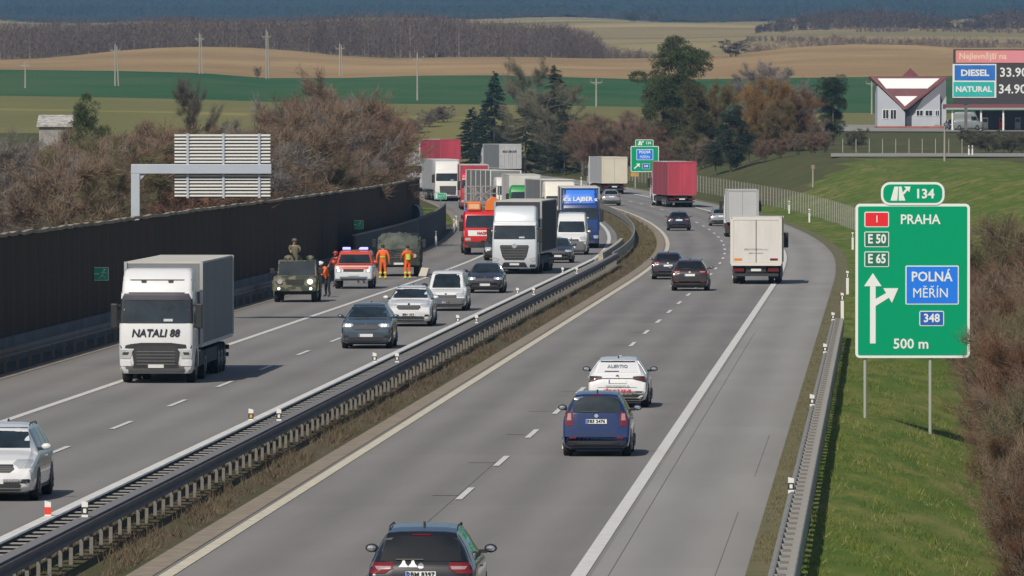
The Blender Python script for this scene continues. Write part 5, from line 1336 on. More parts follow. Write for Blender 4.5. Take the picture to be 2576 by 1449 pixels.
# floor of dead leaves behind the noise wall
def leaf_floor():
    vs, fs = [], []; os_ = [-75, -55, -42, -32, -25, -20.5, -17.9]; Ys = list(range(150, 861, 10))
    for Y in Ys:
        for o in os_: vs.append((XL(Y) + o, Y, zground(o, Y) + .05))
    n = len(os_)
    for k in range(len(Ys) - 1):
        for i in range(n - 1): a = k * n + i; fs.append((a, a + 1, a + n + 1, a + n))
    me = bpy.data.meshes.new('ground'); me.from_pydata(vs, [], fs)
    struct(obj('ground', me, mat('dead_leaves', (.12, .085, .055), .95, var=.4, scale=.8)))
leaf_floor()
def wall_x(Y): return CX + F * (XL(Y) - 17.5) / Y
GL = 'bare bushes behind the noise wall'
random.seed(5)
for i in range(92):
    Y = 335 + 420 * ((i + random.random()) / 92) ** 1.1
    o = -20.6 - random.random() ** 1.3 * (18 if Y < 600 else 12)
    X = XL(Y) + o; x = CX + F * X / Y
    if x < -110 or (x > 955 and Y < 760): continue
    top = terp(x, [(-100, 335), (0, 335), (150, 325), (260, 315), (400, 300), (500, 290), (600, 315), (680, 300), (720, 255), (800, 215), (860, 205), (910, 262), (950, 330), (980, 400), (1000, 440), (1060, 470)]) + random.uniform(0, 70)
    p = Vector((X, Y, ground(X, Y))); h = max(2.2, zpix(top, Y) - p.z)
    if h > 6.5 and random.random() < .5: w, c = random.choice(btree); s = h / 10.3
    elif h > 5: w, c = random.choice(thick); s = h / 8.2
    else: w, c = random.choice(bush); s = h / 6.2
    mi = random.choices([0, 1, 2, 3], [4, 2.2, 2.2, 1.6 if x < 400 else .5])[0]
    plant('bare_bush', ['brown', 'reddish', 'greyish', 'olive'][mi] + ' bare bush in the thicket behind the noise wall, ' + ('left of the gantry column' if x < 330 else 'behind the gantry sign' if x < 690 else 'right of the gantry sign'), 'bush', w, c, M_bark if random.random() < .75 else M_barkp, M_tw[mi], p, s, GL, sx=random.uniform(.9, 1.35))
# single trees on the left
pn = [pine_mesh(70 + i, 10, 3.0, 15000, .07, low=.22 + .1 * i) for i in range(2)]
p = at(216, 660); plant('pine_tree', 'dark green pine standing above the brown thicket at left', 'tree', *pn[0], M_bark, M_pine, p, (zpix(248, 660) - p.z) / 10, sx=.62)
p = at(492, 700); plant('bare_tree', 'dark bare tree rising above the thicket left of the gantry sign', 'tree', *btree[1], M_bark, leafmat('twigs_dark', (.085, .075, .06), (.14, .12, .10)), p, (zpix(205, 700) - p.z) / 10.2, sx=.75)
p = at(838, 640); plant('bare_tree', 'broad purplish bare tree crown in the thicket right of the gantry sign', 'tree', *btree[0], M_bark, M_tw[0], p, (zpix(192, 640) - p.z) / 10.2, sx=1.25)
p = at(775, 660); plant('bare_tree', 'bare brown tree leaning into the crown beside the gantry sign', 'tree', *btree[2], M_bark, M_tw[2], p, (zpix(232, 660) - p.z) / 10.2, sx=1.1)
p = at(915, 655); plant('bare_tree', 'reddish bare tree at the sloping end of the thicket', 'tree', *thick[1], M_bark, M_tw[1], p, (zpix(262, 655) - p.z) / 8.2, sx=1.1)
# conifers beyond the queue
sp = [spruce_mesh(90, 12, 3.0, 22000, .075), spruce_mesh(91, 9, 3.1, 18000, .075)]
def grow(name, lb, x, Y, top, H, meshes, m, sx=1.0, bark=None, rz=None, cat='tree'):
    p = at(x, Y); return plant(name, lb, cat, *meshes, bark or M_bark, m, p, (zpix(top, Y) - p.z) / H, sx=sx, rz=rz)
M_olive = leafmat('needles_olive', (.036, .046, .030), (.080, .086, .056)); M_blue = leafmat('needles_blue', (.026, .040, .030), (.055, .070, .05))
grow('spruce_tree', 'tall pointed dark spruce beyond the far red trailer', 1244, 1085, 176, 12, sp[0], M_spruce, 1.15)
grow('spruce_tree', 'lower dark spruce left of the tall pointed one', 1188, 1100, 268, 9, sp[1], M_spruce, 1.25)
grow('spruce_tree', 'broad dark spruce between the low one and the tall pointed one', 1222, 1095, 255, 9, sp[1], M_spruce, 1.2, rz=2.0)
grow('spruce_tree', 'short dark spruce at the right foot of the tall pointed one', 1272, 1070, 290, 9, sp[1], M_spruce, 1.2, rz=4.0)
lar = [spruce_mesh(95, 12, 3.4, 20000, .05), spruce_mesh(97, 11, 3.2, 20000, .05)]
grow('larch_tree', 'grey-brown bare larch right of the tall spruce', 1345, 1050, 150, 10.3, btree[0], M_larch, 1.05)
grow('spruce_tree', 'slim olive-green spruce beside the bare larch', 1396, 1040, 160, 12, spruce_mesh(96, 12, 3.4, 24000, .06), M_olive, 1.3)
grow('larch_tree', 'bare larch growing in front of the slim olive-green spruce', 1378, 1020, 215, 10.3, btree[1], M_larch, 1.3)
grow('larch_tree', 'low bare larch left of the slim olive-green spruce', 1322, 1030, 245, 11, lar[1], M_olive, 1.45, rz=2.0)
grow('spruce_tree', 'low olive spruce at the foot of the bare larches', 1420, 1010, 275, 9, sp[1], M_olive, 1.3)
# right-hand group
pw = [pine_mesh(79, 14, 4.8, 48000, .085, low=.08), pine_mesh(75, 10, 3.6, 26000, .075, low=.10)]
wl = bare(80, 12, 4.6, 34000, .032, stems=5, low=.08, droop=.2, tl=(.3, 1.0))
M_tawny = leafmat('twigs_tawny', (.135, .105, .048), (.20, .15, .07)); M_rust = leafmat('twigs_rust', (.165, .092, .05), (.23, .14, .075))
grow('pine_tree', 'big dark pine right of the far exit sign', 1706, 960, 110, 13.6, pw[0], M_pine, 1.0)
grow('pine_tree', 'narrow pine tucked against the left side of the big dark pine', 1666, 975, 190, 10, pw[1], M_pine, .8)
grow('pine_tree', 'pine filling the right side below the big dark pine', 1742, 950, 215, 10, pw[1], leafmat('needles_tawny', (.06, .062, .03), (.12, .11, .05)), .85, rz=1.0)
grow('willow_tree', 'tawny leafless tree between the big pine and the orange willow', 1795, 955, 190, 12, wl, M_tawny, .85)
grow('pine_tree', 'low dark pine behind the grey-backed truck', 1838, 880, 275, 10, pw[1], M_blue, .95)
grow('pine_tree', 'dark bushy pine at the foot of the orange willow', 1884, 890, 335, 10, pn[1], M_blue, 1.5)
grow('pine_tree', 'small dark pine between the red canvas trailer and the bushy pine', 1800, 885, 355, 10, pn[1], M_blue, 1.5, rz=2.0)
grow('willow_tree', 'large orange-brown willow in the middle of the right-hand trees', 1912, 930, 178, 12, wl, M_willow, 1.05)
grow('willow_tree', 'second orange-brown willow leaning right', 1985, 935, 205, 12, wl, M_rust, 1.0, rz=2.4)
grow('willow_tree', 'tawny willow between the two orange-brown ones', 1950, 920, 235, 12, wl, M_tawny, .95, rz=4.1)
grow('bare_tree', 'grey bare crown rising behind the orange willows', 1985, 1050, 150, 10.2, btree[2], M_tw[2], 1.45, M_barkp)
grow('bare_tree', 'second grey bare crown behind the willows, to the left', 1925, 1040, 165, 10.2, btree[0], M_tw[2], 1.3, M_barkp)
grow('pine_tree', 'dark green pine between the willows and the filling station', 2096, 1000, 200, 9.6, pine_mesh(77, 10, 3.4, 24000, .075, low=.15), leafmat('needles_deep', (.024, .042, .024), (.055, .07, .04)), .95)
grow('willow_tree', 'dark brown leafless tree under the dark green pine', 2050, 945, 285, 12, wl, M_tw[0], 1.1, rz=5.0)
GR = 'shrubs below the right-hand trees'; nn = ['first', 'second', 'third', 'fourth', 'fifth', 'sixth', 'seventh', 'eighth', 'ninth', 'tenth', 'eleventh', 'twelfth', 'thirteenth', 'fourteenth', 'fifteenth', 'sixteenth', 'seventeenth', 'eighteenth']
shr = sorted(((1455, 1010, 330, 0), (1480, 1000, 320, 3), (1505, 985, 300, 1), (1530, 990, 285, 1), (1560, 985, 280, 0), (1590, 975, 300, 1), (1618, 970, 275, 0), (1645, 960, 310, 1), (1690, 930, 345, 1), (1735, 925, 340, 3), (1770, 915, 345, 0), (1920, 880, 370, 1), (1960, 880, 345, 1), (2005, 885, 340, 0), (2045, 890, 350, 1), (2078, 905, 345, 0)))
for i, (x, Y, top, k) in enumerate(shr):
    p = at(x, Y); w, c = thick[i % 2]; plant('bare_shrub', nn[i] + ' bare reddish brown shrub from the left below the trees at the far bend', 'shrub', w, c, M_bark, M_tw[k], p, max(.3, (zpix(top, Y) - p.z) / 8), GR, sx=1.25)
for i, (x, Y, top) in enumerate(((962, 1090, 312), (985, 1110, 322), (1005, 1150, 320), (1028, 1160, 322), (1050, 1170, 326), (1075, 1180, 322), (1098, 1190, 326), (1120, 1190, 330))):
    p = at(x, Y); w, c = thick[i % 2]; plant('bare_shrub', nn[i] + ' bare brown shrub from the left on the bank beyond the far trucks', 'shrub', w, c, M_bark, M_tw[[0, 2][i % 2]], p, max(.3, (zpix(top, Y) - p.z) / 8), 'shrubs on the far left bank', sx=1.5)
for i, (x, Y, top, sx_) in enumerate(((2150, 955, 348, 1.6), (2448, 940, 350, 1.8), (2490, 905, 338, 2.0), (2535, 900, 333, 2.0), (2580, 895, 333, 2.0))):
    p = at(x, Y); w, c = thick[i % 2]; plant('hedge_bush', nn[i] + ' dark bare hedge bush from the left on the bank below the filling station', 'hedge', w, c, M_bark, leafmat('twigs_dark2', (.08, .075, .05), (.13, .115, .08)), p, max(.3, (zpix(top, Y) - p.z) / 8), 'hedge below the filling station', sx=sx_)
# trees standing alone in the fields
for x, Y, top, k, lb in ((648, 1690, 168, .9, 'small round bare bush at the edge of the ploughed field'), (498, 2420, 68, .8, 'dark tree at the wood edge behind the power poles'), (1097, 2420, 92, 1.2, 'dark spruce standing out of the bare wood'), (1590, 4600, 25, 2.2, 'dark far tree above the pale strip fields'), (1845, 2200, 98, 2.4, 'dark clump of shrubs on the ploughed hill crest'), (1640, 4700, 30, 1.6, 'lower dark far tree right of the first one')):
    p = at(x, Y)
    if 'spruce' in lb: plant('spruce_tree', lb, 'tree', *sp[1], M_bark, M_spruce, p, (zpix(top, Y) - p.z) / 9, sx=k)
    else: plant('bare_tree', lb, 'tree', *thick[0], M_bark, M_tw[0] if 'small' in lb else leafmat('twigs_dark', (.085, .075, .06), (.14, .12, .10)), p, max(.3, (zpix(top, Y) - p.z) / 8), sx=k)

# the near bush at the right edge
M_nr = leafmat('twigs_near', (.135, .072, .045), (.205, .118, .078), 1.0)
nb = [bare(100 + i, 5.0, 2.3, 42000, .011, stems=11, low=.03, tl=(.15, .6)) for i in range(2)]
for i, (x, Y, h, sx_) in enumerate(sorted(((2560, 300, 5.6, 1.2), (2500, 292, 4.6, .85), (2575, 262, 5.4, 1.1), (2512, 250, 4.3, .75), (2590, 228, 5.0, .95), (2522, 220, 3.8, .7), (2540, 196, 3.6, .72), (2600, 200, 4.8, .9), (2545, 176, 3.2, .68), (2620, 176, 4.2, .85), (2575, 158, 3.0, .65), (2650, 158, 3.8, .8), (2640, 300, 5.8, 1.3), (2670, 250, 5.5, 1.1), (2690, 210, 5, 1.0)), key=lambda q: q[1])):
    x += 34; p = at(x, Y); plant('bare_bush', nn[i] + ' nearest twiggy reddish bush at the right edge beside the big green sign', 'bush', *nb[i % 2], M_bark, [M_nr, M_tw[0], M_nr, M_tw[3], M_tw[0]][i % 5], p, h / 5.4, 'bushes right of the big sign', sx=sx_)
# far woods, hedges: masses nobody could count
def wood(name, rows, n, per, hh, m, w=.13, pale=None):
    """rows: (x0, x1, Y0, Y1, top-row function)"""
    V, T = [], []
    for x0, x1, Y0, Y1, tops in rows:
        for i in range(n):
            x = rg.uniform(x0, x1); Y = rg.uniform(Y0, Y1); X = (x - CX) * Y / F; z = zfield(X, Y)
            top = zpix(terp(x, tops) + rg.uniform(0, 26), Y); h = max(hh[0], min(hh[1], top - z))
            b = np.array([X, Y, z]); r = h * rg.uniform(.18, .30)
            if rg.uniform() < .16: T.append(slivers(b[None] - [[0, 0, .3]], np.array([[0, 0, h * .92]]), h * .016))
            ph = rg.uniform(0, 6.28, per); t = rg.uniform(.15, 1, per); rr = r * np.sqrt(np.maximum(0, 1 - ((t - .55) / .55) ** 2)) * rg.uniform(.2, 1, per)
            P = b + np.stack([rr * np.cos(ph), rr * np.sin(ph), t * h * .9], 1)
            D = np.stack([np.cos(ph) * .5, np.sin(ph) * .5, np.full(per, .8)], 1) * (h * rg.uniform(.06, .16, per))[:, None] + rg.normal(0, .25, (per, 3)) * (h / 12)  + rg.normal(0, .45, (per, 3))
            V.append(slivers(P, D, w * rg.uniform(.6, 1.4, per)))
    o = tag(obj(name, tri_mesh(name, np.concatenate(V)), m), None, None, kind='stuff')
    if pale is not None:
        s = obj('trunks', tri_mesh('trunks', np.concatenate(T)), pale, o); s['kind'] = 'stuff'
    return o
M_fw = leafmat('forest_twigs', (.105, .080, .072), (.165, .130, .115), .05)
o = wood('forest', [(-120, 1520, 2340, 2480, [(-100, 50), (0, 50), (150, 44), (300, 44), (450, 36), (600, 40), (750, 34), (900, 26), (1100, 24), (1180, 40), (1300, 48), (1400, 50), (1480, 66), (1520, 100)])], 1500, 80, (5, 19), M_fw, .15, M_barkp); o['label'] = 'brown leafless wood along the crest of the ploughed field'
o = wood('hedgerow', [(1420, 1650, 2345, 2400, [(1400, 95), (1500, 105), (1560, 112), (1650, 125)])], 150, 45, (1.5, 6), M_fw, .11); o['label'] = 'low leafless hedge at the right end of the wood'
o = wood('hedgerow', [(1880, 2700, 2345, 2480, [(1880, 112), (1950, 90), (2050, 82), (2150, 84), (2250, 92), (2400, 98), (2700, 96)])], 330, 55, (2, 6.5), leafmat('hedge_twigs', (.16, .12, .10), (.24, .19, .16), .05), .12); o['label'] = 'pale brown hedge line along the right hill crest'
o = wood('forest', [(1900, 2720, 3640, 3850, [(1900, 66), (1960, 40), (2050, 22), (2200, 14), (2330, 26), (2420, 44), (2500, 20), (2700, 14)])], 520, 60, (3, 14), leafmat('far_twigs', (.075, .055, .048), (.13, .095, .08), .02), .3); o['label'] = 'dark far wood along the top right of the photo'
o = wood('hedgerow', [(1880, 2720, 3000, 3080, [(1880, 96), (2300, 88), (2720, 92)])], 190, 50, (2, 6), MATS['hedge_twigs'], .16); o['label'] = 'second hedge line higher up among the far right fields'
o = wood('hedgerow', [(2150, 2720, 3580, 3640, [(2150, 72), (2720, 70)])], 120, 50, (2, 6), MATS['hedge_twigs'], .18); o['label'] = 'third thin hedge line below the dark far wood'
o = wood('forest', [(-150, 2720, 4950, 5250, [(-150, 34), (600, 40), (1300, 36), (1700, 26), (2720, 30)])], 520, 45, (4, 15), MATS['far_twigs'], .3); o['label'] = 'thin far wood below the blue hills'
o = wood('forest', [(-250, 2800, 6200, 9300, [(-250, 20), (2800, 20)])], 2600, 26, (10, 22), leafmat('hill_trees', (.030, .045, .035), (.05, .066, .05), .01), .9); o['label'] = 'blue hazy woods covering the distant hills'
# dry tufts and grass
def tufts(name, label, o0, o1, Y0, Y1, n, h, w, m, dz=0.0, clump=0.0):
    Y = Y0 * (Y1 / Y0) ** rg.uniform(0, 1, n); o = rg.uniform(o0, o1, n)
    keep = (np.sin(Y * .9 + 3 * np.sin(Y * .23)) + np.sin(o * 3 + Y * .31) + rg.normal(0, .7, n)) > clump
    Y, o = Y[keep], o[keep]
    z = np.array([zground(a, b) for a, b in zip(o, Y)]); X = np.array([XL(b) for b in Y]) + o
    k = len(Y); D = np.stack([rg.normal(0, .45, k), rg.normal(0, .45, k), rg.uniform(.5, 1.2, k)], 1) * (h * rg.uniform(.5, 1.2, k))[:, None]
    q = tag(obj(name, tri_mesh(name, slivers(np.stack([X, Y, z + dz], 1), D, w)), m), label, None, kind='stuff')
tufts('grass', 'dry brown grass and weeds in the median strip', -1.75, -.85, 112, 520, 26000, .24, .022, leafmat('dry_weeds', (.105, .082, .056), (.175, .14, .095), 1.5), .05)
tufts('grass', 'dark weeds under the double guard rail', -3.4, -1.7, 112, 480, 15000, .22, .020, leafmat('shaded_weeds', (.075, .065, .04), (.14, .11, .07), 1.5), .05)  # darker copy of the dry weeds, shadow between the rails in its colour
tufts('grass', 'olive weeds in the wide part of the median at the bend', -3.2, -.8, 480, 800, 11000, .34, .03, leafmat('olive_weeds', (.12, .11, .05), (.20, .16, .09), 1.0), .05)
tufts('grass', 'dry grass along the right edge of the shoulder', 10.62, 11.3, 112, 420, 16000, .09, .014, leafmat('verge_weeds', (.15, .125, .06), (.22, .18, .10), 1.5), .01)
tufts('grass', 'pale dry grass patches on the slope right of the guard rail', 11.5, 20, 125, 400, 16000, .17, .016, leafmat('pale_blades', (.26, .22, .10), (.34, .29, .15), .6), 0, clump=1.0)
tufts('grass', 'short green grass on the slope right of the guard rail', 11.5, 21, 125, 420, 90000, .13, .016, leafmat('slope_blades', (.10, .15, .024), (.19, .21, .055), .5), 0, clump=-.2)

# ---------------------------------------------------------------- power poles
M_pole = mat('pole_concrete', (.37, .345, .29), .85, var=.1, scale=.5)
for k, (x, Y, top, lb) in enumerate(((64, 1460, 150, 'leftmost pale power pole, cut short by the thicket'), (290, 1500, 104, 'second power pole from the left, in the green field'), (502, 1690, 76, 'power pole in front of the top of the ploughed hill'), (670, 1690, 66, 'tallest power pole, beside the small round bush'), (855, 1740, 104, 'power pole above the purplish bare crown'), (1050, 1395, 124, 'power pole in the green field left of the spruces'), (1500, 1340, 192, 'power pole right of the bare larches'), (2193, 1330, 190, 'thin pole just left of the filling station building'))):
    p = at(x, Y); h = zpix(top, Y) - p.z
    t = thing('power_pole', lb, 'pole', p, random.uniform(-.3, .3), 'power poles across the fields')
    MB().cyl((0, 0, -.5), (0, 0, h * .93), .17, .11, n=8).build('mast', M_pole, t)
    if k in (1, 2, 3, 4): MB().cyl((.62, .2, -.5), (.30, 0, h * .9), .15, .10, n=6).build('brace', M_pole, t)
    mb = MB().bar((-.95, 0, h * .80), (.95, 0, h * .80), .10, .10).bar((-.95, 0, h * .80), (0, 0, h * .74), .06, .06).bar((.95, 0, h * .80), (0, 0, h * .74), .06, .06); mb.build('crossarm', M_pole, t)
    for xx in (-.9, .9): MB().cyl((xx, 0, h * .80), (xx, 0, h * .80 + .55), .07, .05, n=6).build('insulator', mat('insulator', (.25, .2, .18), .4), t)
    MB().cyl((0, 0, h * .93), (0, 0, h), .06, .05, n=6).build('insulator', MATS['insulator'], t)

# ---------------------------------------------------------------- filling station
YS = 1195; ks = YS / F
def st(cx, cy): return ((2151 + .2292 * cx - 2290) * ks, zpix(90.6 + .2292 * cy, YS) - T.location.z)
T = thing('station_building', 'grey gabled filling station building with red V-shaped roof and white skylights', 'building', at(2290, YS))
T.location.z = zpix(320, YS)
M_swall = mat('station_wall', (.46, .49, .54), .7, var=.05, scale=.5); M_sroof = mat('station_roof', (.16, .05, .055), .6, var=.15, scale=.8); M_sky = mat('skylight_white', (.86, .85, .86), .5); M_brick = mat('station_plinth', (.34, .12, .09), .85, var=.2, scale=1.0)
def P2(*pts): return [st(a, b) for a, b in pts]
MB().prism(P2((245, 1000), (548, 1000), (548, 830), (245, 545)), 'y', 0, 8).build('wall', M_swall, T)
MB().prism(P2((622, 1000), (932, 1000), (932, 635), (622, 880)), 'y', 0, 8).build('wall', M_swall, T)
MB().prism(P2((940, 1000), (1002, 1000), (1002, 660), (940, 760)), 'y', .6, 8).build('wall', M_swall, T)
MB().prism(P2((590, 1000), (1000, 1000), (1000, 480), (590, 815)), 'y', .9, 7.9).build('wall', mat('station_slate', (.16, .165, .185), .7), T)
MB().prism(P2((548, 1000), (622, 1000), (622, 870), (585, 800), (548, 830)), 'y', .5, 8).build('door', mat('station_dark', (.05, .06, .075), .5), T)
# roof: two slopes meeting in a valley, rising to both sides, and the front slope between them
def slab(pts, th, name, m, par): 
    vs = [Vector(p) for p in pts]; n = (vs[1] - vs[0]).cross(vs[2] - vs[0]).normalized() * th; k = len(vs)
    return MB().add(vs + [v - n for v in vs], [tuple(range(k)), tuple(range(2 * k - 1, k - 1, -1))] + [(i, (i + 1) % k, k + (i + 1) % k, k + i) for i in range(k)]).build(name, m, par)
A, B, V = st(190, 440), st(1030, 440), st(545, 800)
rf = slab([(V[0], -.5, V[1]), (B[0], 2.6, B[1]), (A[0], 2.6, A[1])], .18, 'roof', M_sroof, T)
def onroof(cx, cy, lift=.06):
    a, b = st(cx, cy); t = (b - V[1]) / (A[1] - V[1]); return (a, -.5 + 3.1 * t - lift, b)
slab([onroof(345, 575), onroof(800, 575), onroof(935, 465), onroof(255, 465)], .05, 'skylight', M_sky, T)
slab([onroof(545, 770), onroof(685, 660), onroof(440, 660)], .05, 'skylight', M_sky, T)
slab([(A[0], 2.6, A[1]), (V[0], -.5, V[1]), (V[0], 8.3, V[1] - .1), (A[0] - .2, 8.3, A[1])], .2, 'roof', M_sroof, T)
slab([(B[0], 2.6, B[1]), (B[0] + .2, 8.3, B[1]), (V[0], 8.3, V[1] - .1), (V[0], -.5, V[1])], .2, 'roof', M_sroof, T)
a = st(540, 440); c = st(715, 440); d = st(625, 350)
MB().add([(a[0], 4, a[1]), (c[0], 4, c[1]), (c[0], 7, c[1]), (a[0], 7, a[1]), (d[0], 5.5, d[1])], [(3, 2, 1, 0), (0, 1, 4), (1, 2, 4), (2, 3, 4), (3, 0, 4)]).build('roof_cap', M_sroof, T)
for x0, x1, y0, y1 in ((300, 372, 805, 910), (383, 455, 805, 915), (668, 748, 812, 880), (765, 852, 812, 880), (876, 926, 812, 880)):
    w = thing('window', None, None); w.parent = T
    p, q = st(x0, y1), st(x1, y0); MB().box(p[0], q[0], -.06, .04, p[1], q[1]).build('frame', M_sky, w); MB().box(p[0] + .08, q[0] - .08, -.08, -.05, p[1] + .08, q[1] - .08).build('pane', M_glass, w)
    MB().box((p[0] + q[0]) / 2 - .03, (p[0] + q[0]) / 2 + .03, -.09, -.055, p[1], q[1]).build('mullion', M_sky, w)
p, q = st(240, 1030), st(1005, 990); MB().box(p[0], q[0], -.4, 8, p[1] - 1.5, q[1]).build('plinth', M_brick, T)

YP = 1150; kp = YP / F
T = thing('price_sign', 'large fuel price board with DIESEL and NATURAL prices at the right edge', 'sign', at(2500, YP))
def sp_(x, y): return ((x - 2500) * kp, zpix(y, YP) - T.location.z)
M_salm = mat('board_salmon', (.78, .32, .24), .5, c2=(.80, .27, .36), scale=.25); M_pblue = mat('board_blue', (.02, .14, .55), .45, c2=(.03, .20, .62), scale=.4); M_teal = mat('board_teal', (.02, .46, .40), .45, c2=(.04, .50, .50), scale=.4); M_pdk = mat('board_dark', (.060, .052, .055), .5)
def pb(name, x0, y0, x1, y1, m, d0, d1): a, b = sp_(x0, y1); c, d = sp_(x1, y0); return MB().box(a, c, d0, d1, b, d).build(name, m, T)
pb('back_panel', 2398, 124, 2660, 262, M_pdk, .1, .5)
pb('header', 2404, 127, 2660, 158, M_salm, .04, .12)
pb('price_frame', 2396, 161, 2506, 246, M_sw, .02, .12)
pb('fuel_panel', 2401, 164, 2503, 202, M_pblue, -.02, .06); pb('fuel_panel', 2398, 206, 2501, 243, M_teal, -.02, .06)
text('Nejlevnější na', 1.15, mat('header_text', (.90, .62, .52), .5), T, (sp_(2412, 0)[0], .03, sp_(0, 142)[1]), bold=.03, align='LEFT')
text('DIESEL', 1.18, M_sw, T, (sp_(2452, 0)[0], -.03, sp_(0, 184)[1]), bold=.045, squeeze=1.12)
text('NATURAL', 1.05, M_sw, T, (sp_(2449, 0)[0], -.03, sp_(0, 225)[1]), bold=.04, squeeze=1.05)
text('33.90', 1.75, M_sw, T, (sp_(2514, 0)[0], .08, sp_(0, 183)[1]), bold=.03, align='LEFT'); text('34.90', 1.75, M_sw, T, (sp_(2511, 0)[0], .08, sp_(0, 225)[1]), bold=.03, align='LEFT')
for x in (2430, 2640): a, b = sp_(x, 262); MB().box(a - .2, a + .2, .2, .6, -1.0, b).build('leg', M_galvd, T)
T = thing('station_canopy', 'low forecourt canopy on thin columns below the price board', 'canopy', at(2500, 1172)); kc = 1172 / F
def cp(x, y): return ((x - 2500) * kc, zpix(y, 1172) - T.location.z)
a, b = cp(2380, 274); c, d = cp(2680, 262); MB().box(a, c, 0, 9, b, d).build('roof', mat('canopy_red', (.20, .07, .075), .6), T); MB().box(a - .1, c, -.15, 0, b - .1, b + .15).build('fascia', mat('canopy_grey', (.40, .40, .40), .6), T)
for x in (2396, 2468, 2524, 2600):
    q = cp(x, 325); MB().box(q[0] - .12, q[0] + .12, .3, .55, -.6, b).build('column', M_sw, T)
q0, q1 = cp(2460, 322), cp(2680, 278); MB().box(q0[0], q1[0], 7, 8, q0[1] - 1, q1[1]).build('shop_front', mat('shop_dark', (.05, .065, .08), .3), T)
for i, x in enumerate((2478, 2520, 2560)):
    t = thing('fuel_pump', ['fuel pump nearest the building under the canopy', 'middle fuel pump under the canopy', 'fuel pump nearest the right edge under the canopy'][i], 'fuel pump', at(x, 1176), 0, 'fuel pumps'); t.location.z = zpix(324, 1172)
    MB().box(-.4, .4, -.25, .25, 0, 1.6).build('cabinet', [M_sw, M_sr, M_sback][i], t, bevel=.04); MB().box(-.3, .3, -.27, -.24, .95, 1.4).build('display', M_pdk, t); MB().box(-.5, .5, -.4, .4, -1.0, .02).build('base', M_gutter, t)
t = car('panel_van', 'grey pickup van parked in front of the forecourt canopy', 1288, 300, False, paint('van_grey', (.20, .225, .23), .5), 'bigvan'); t.location = (pt(2440, 325, 1160).x, 1163, zpix(327, 1160)); t.rotation_euler = (0, 0, R(82)); t.scale = (1, .68, .95)
t = car('hatchback', 'black car parked between the station building and the canopy', 1288, 300, False, P_black, 'hatch'); t.location = (pt(2400, 325, 1172).x, 1176, zpix(326, 1172)); t.rotation_euler = (0, 0, R(10))
def sheet(name, pts, m, dz=.03):
    vs = [(p.x, p.y, p.z + dz) for p in pts]; n = len(vs) // 2
    me = bpy.data.meshes.new(name); me.from_pydata(vs, [], [(i, i + 1, n + i + 1, n + i) for i in range(n - 1)]); return struct(obj(name, me, m))
xs = np.linspace(2030, 2720, 24)
M_asph = mat('forecourt', (.29, .278, .25), .9, var=.12, scale=.15)
sheet('forecourt', [at(x, 1150) for x in xs] + [at(x, 1240) for x in xs], M_asph, .12)
sheet('side_road', [at(x, 846) for x in np.linspace(2090, 2720, 50)] + [at(x, 868) for x in np.linspace(2090, 2720, 50)], M_asph, .10)
sheet('side_road', [at(x, 868) for x in np.linspace(2090, 2720, 50)] + [at(x, 890) for x in np.linspace(2090, 2720, 50)], M_asph, .10)
0 and sheet('path', [at(x, 765) for x in np.linspace(2090, 2240, 10)] + [at(x, 771) for x in np.linspace(2090, 2240, 10)], mat('track_dirt', (.33, .29, .20), .95, var=.2, scale=.3), .09)
t = thing('lamp_post', 'thin pale lamp post standing on the bank below the station building', 'lamp post', at(2376, 810)); h = zpix(318, 810) - t.location.z
MB().cyl((0, 0, -.3), (0, 0, h), .11, .07, n=8).build('pole', M_pole, t); MB().bar((0, 0, h), (-.7, -.1, h + .12), .06, .06).build('arm', M_pole, t); MB().box(-1.0, -.6, -.15, .05, h + .06, h + .16).build('lamp_head', M_galv, t)
for i, (x, lb) in enumerate(((2437, 'left one of two white posts by the side road'), (2446, 'right one of two white posts by the side road'))):
    delineator(lb, 'white posts by the side road', at(x, 866), 1.1, 'black', .14)
t = thing('marker_stake', 'slim pale stake in the grass below the willows', 'stake', at(2045, 770)); h = zpix(415, 770) - t.location.z
MB().cyl((0, 0, -.2), (0, 0, h), .10, .06, n=6).build('stake', M_pole, t); MB().box(-.18, .18, -.05, .05, h - .35, h).build('head', mat('stake_brown', (.25, .18, .12), .8), t)
for i, x in enumerate(np.linspace(2120, 2420, 10)):
    t = thing('fence_post', nn[i] + ' thin fence post from the left on the bank behind the side road', 'post', at(float(x), 905), 0, 'fence posts behind the side road'); MB().cyl((0, 0, -.2), (0, 0, 1.5), .05, .04, n=6).build('post_shaft', M_fpost, t); MB().cyl((0, 0, 1.5), (0, 0, 1.56), .05, .0, n=6).build('post_tip', M_fpost, t)
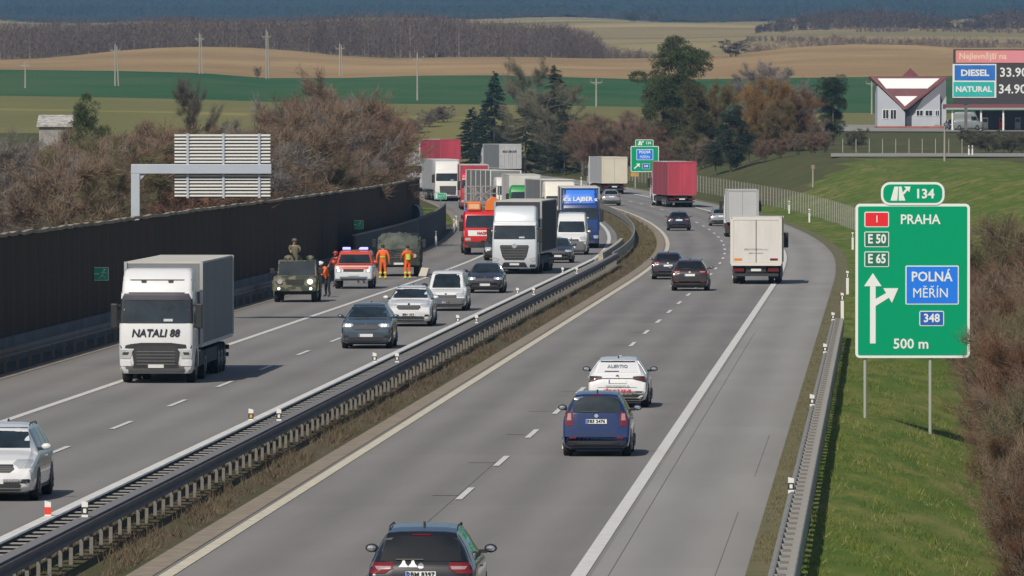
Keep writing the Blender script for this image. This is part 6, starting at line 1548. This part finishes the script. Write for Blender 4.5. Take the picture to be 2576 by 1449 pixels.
# sheds in the thicket, far houses
t = thing('shed', 'small shed with pale weathered roof in the thicket beside the pine', 'shed', at(138, 690)); t.location.z = zpix(345, 690)
MB().box(-1.3, 1.3, 0, 3, -6, .9).build('wall', mat('shed_wall', (.30, .29, .27), .9, var=.3, scale=1.5), t)
MB().prism([(-.25, .85), (3.2, 1.75), (3.2, 1.85), (-.25, 1.0)], 'x', -1.5, 1.5).build('roof', mat('shed_roof', (.62, .60, .57), .9, c2=(.25, .23, .2), scale=2.5), t)
HL = ['pale far house left of the dark far wood', 'small far house with red-brown roof below the dark wood', 'far house in front of the wood, right of the red-brown roof', 'far barn on the strip fields', 'pale far house near the top right corner', 'far house closest to the right edge']
for i, (x, Y, w, h) in enumerate(((1990, 4230, 6, 2.6), (2062, 4240, 5, 2.6), (2118, 4235, 6, 3), (2235, 4240, 9, 2.6), (2490, 4235, 6, 3), (2552, 4240, 6, 3))):
    p = at(x, Y); t = thing('far_house', HL[i], 'house', p, random.uniform(-.4, .4), 'far houses')
    MB().box(-w / 2, w / 2, -3, 3, -1, h).build('wall', mat('house_wall', (.40, .37, .33), .8), t); MB().prism([(-3.4, h - .2), (3.4, h - .2), (0, h + 1.5)], 'x', -w / 2 - .3, w / 2 + .3).build('roof', mat('house_roof', (.20, .12, .10), .8), t)
    for k in (-1, 0, 1): MB().box(k * w * .3 - .5, k * w * .3 + .5, -3.06, -2.98, 1.2, 2.4).build('window', M_glass, t)

# ---------------------------------------------------------------- haze
def haze():
    hz = MB().box(-2600, 2600, -30, 11900, -12, 235).build('haze', None)
    m = bpy.data.materials.new('haze_air'); m.use_nodes = True; nt = m.node_tree
    nt.nodes.remove(nt.nodes['Principled BSDF'])
    v = nt.nodes.new('ShaderNodeVolumePrincipled')
    v.inputs['Color'].default_value = (.35, .65, 1.0, 1); v.inputs['Density'].default_value = HAZE; v.inputs['Anisotropy'].default_value = .2
    nt.links.new(v.outputs[0], nt.nodes['Material Output'].inputs['Volume'])
    hz.data.materials.append(m); hz['kind'] = 'stuff'
HAZE = 9.2e-5
haze()
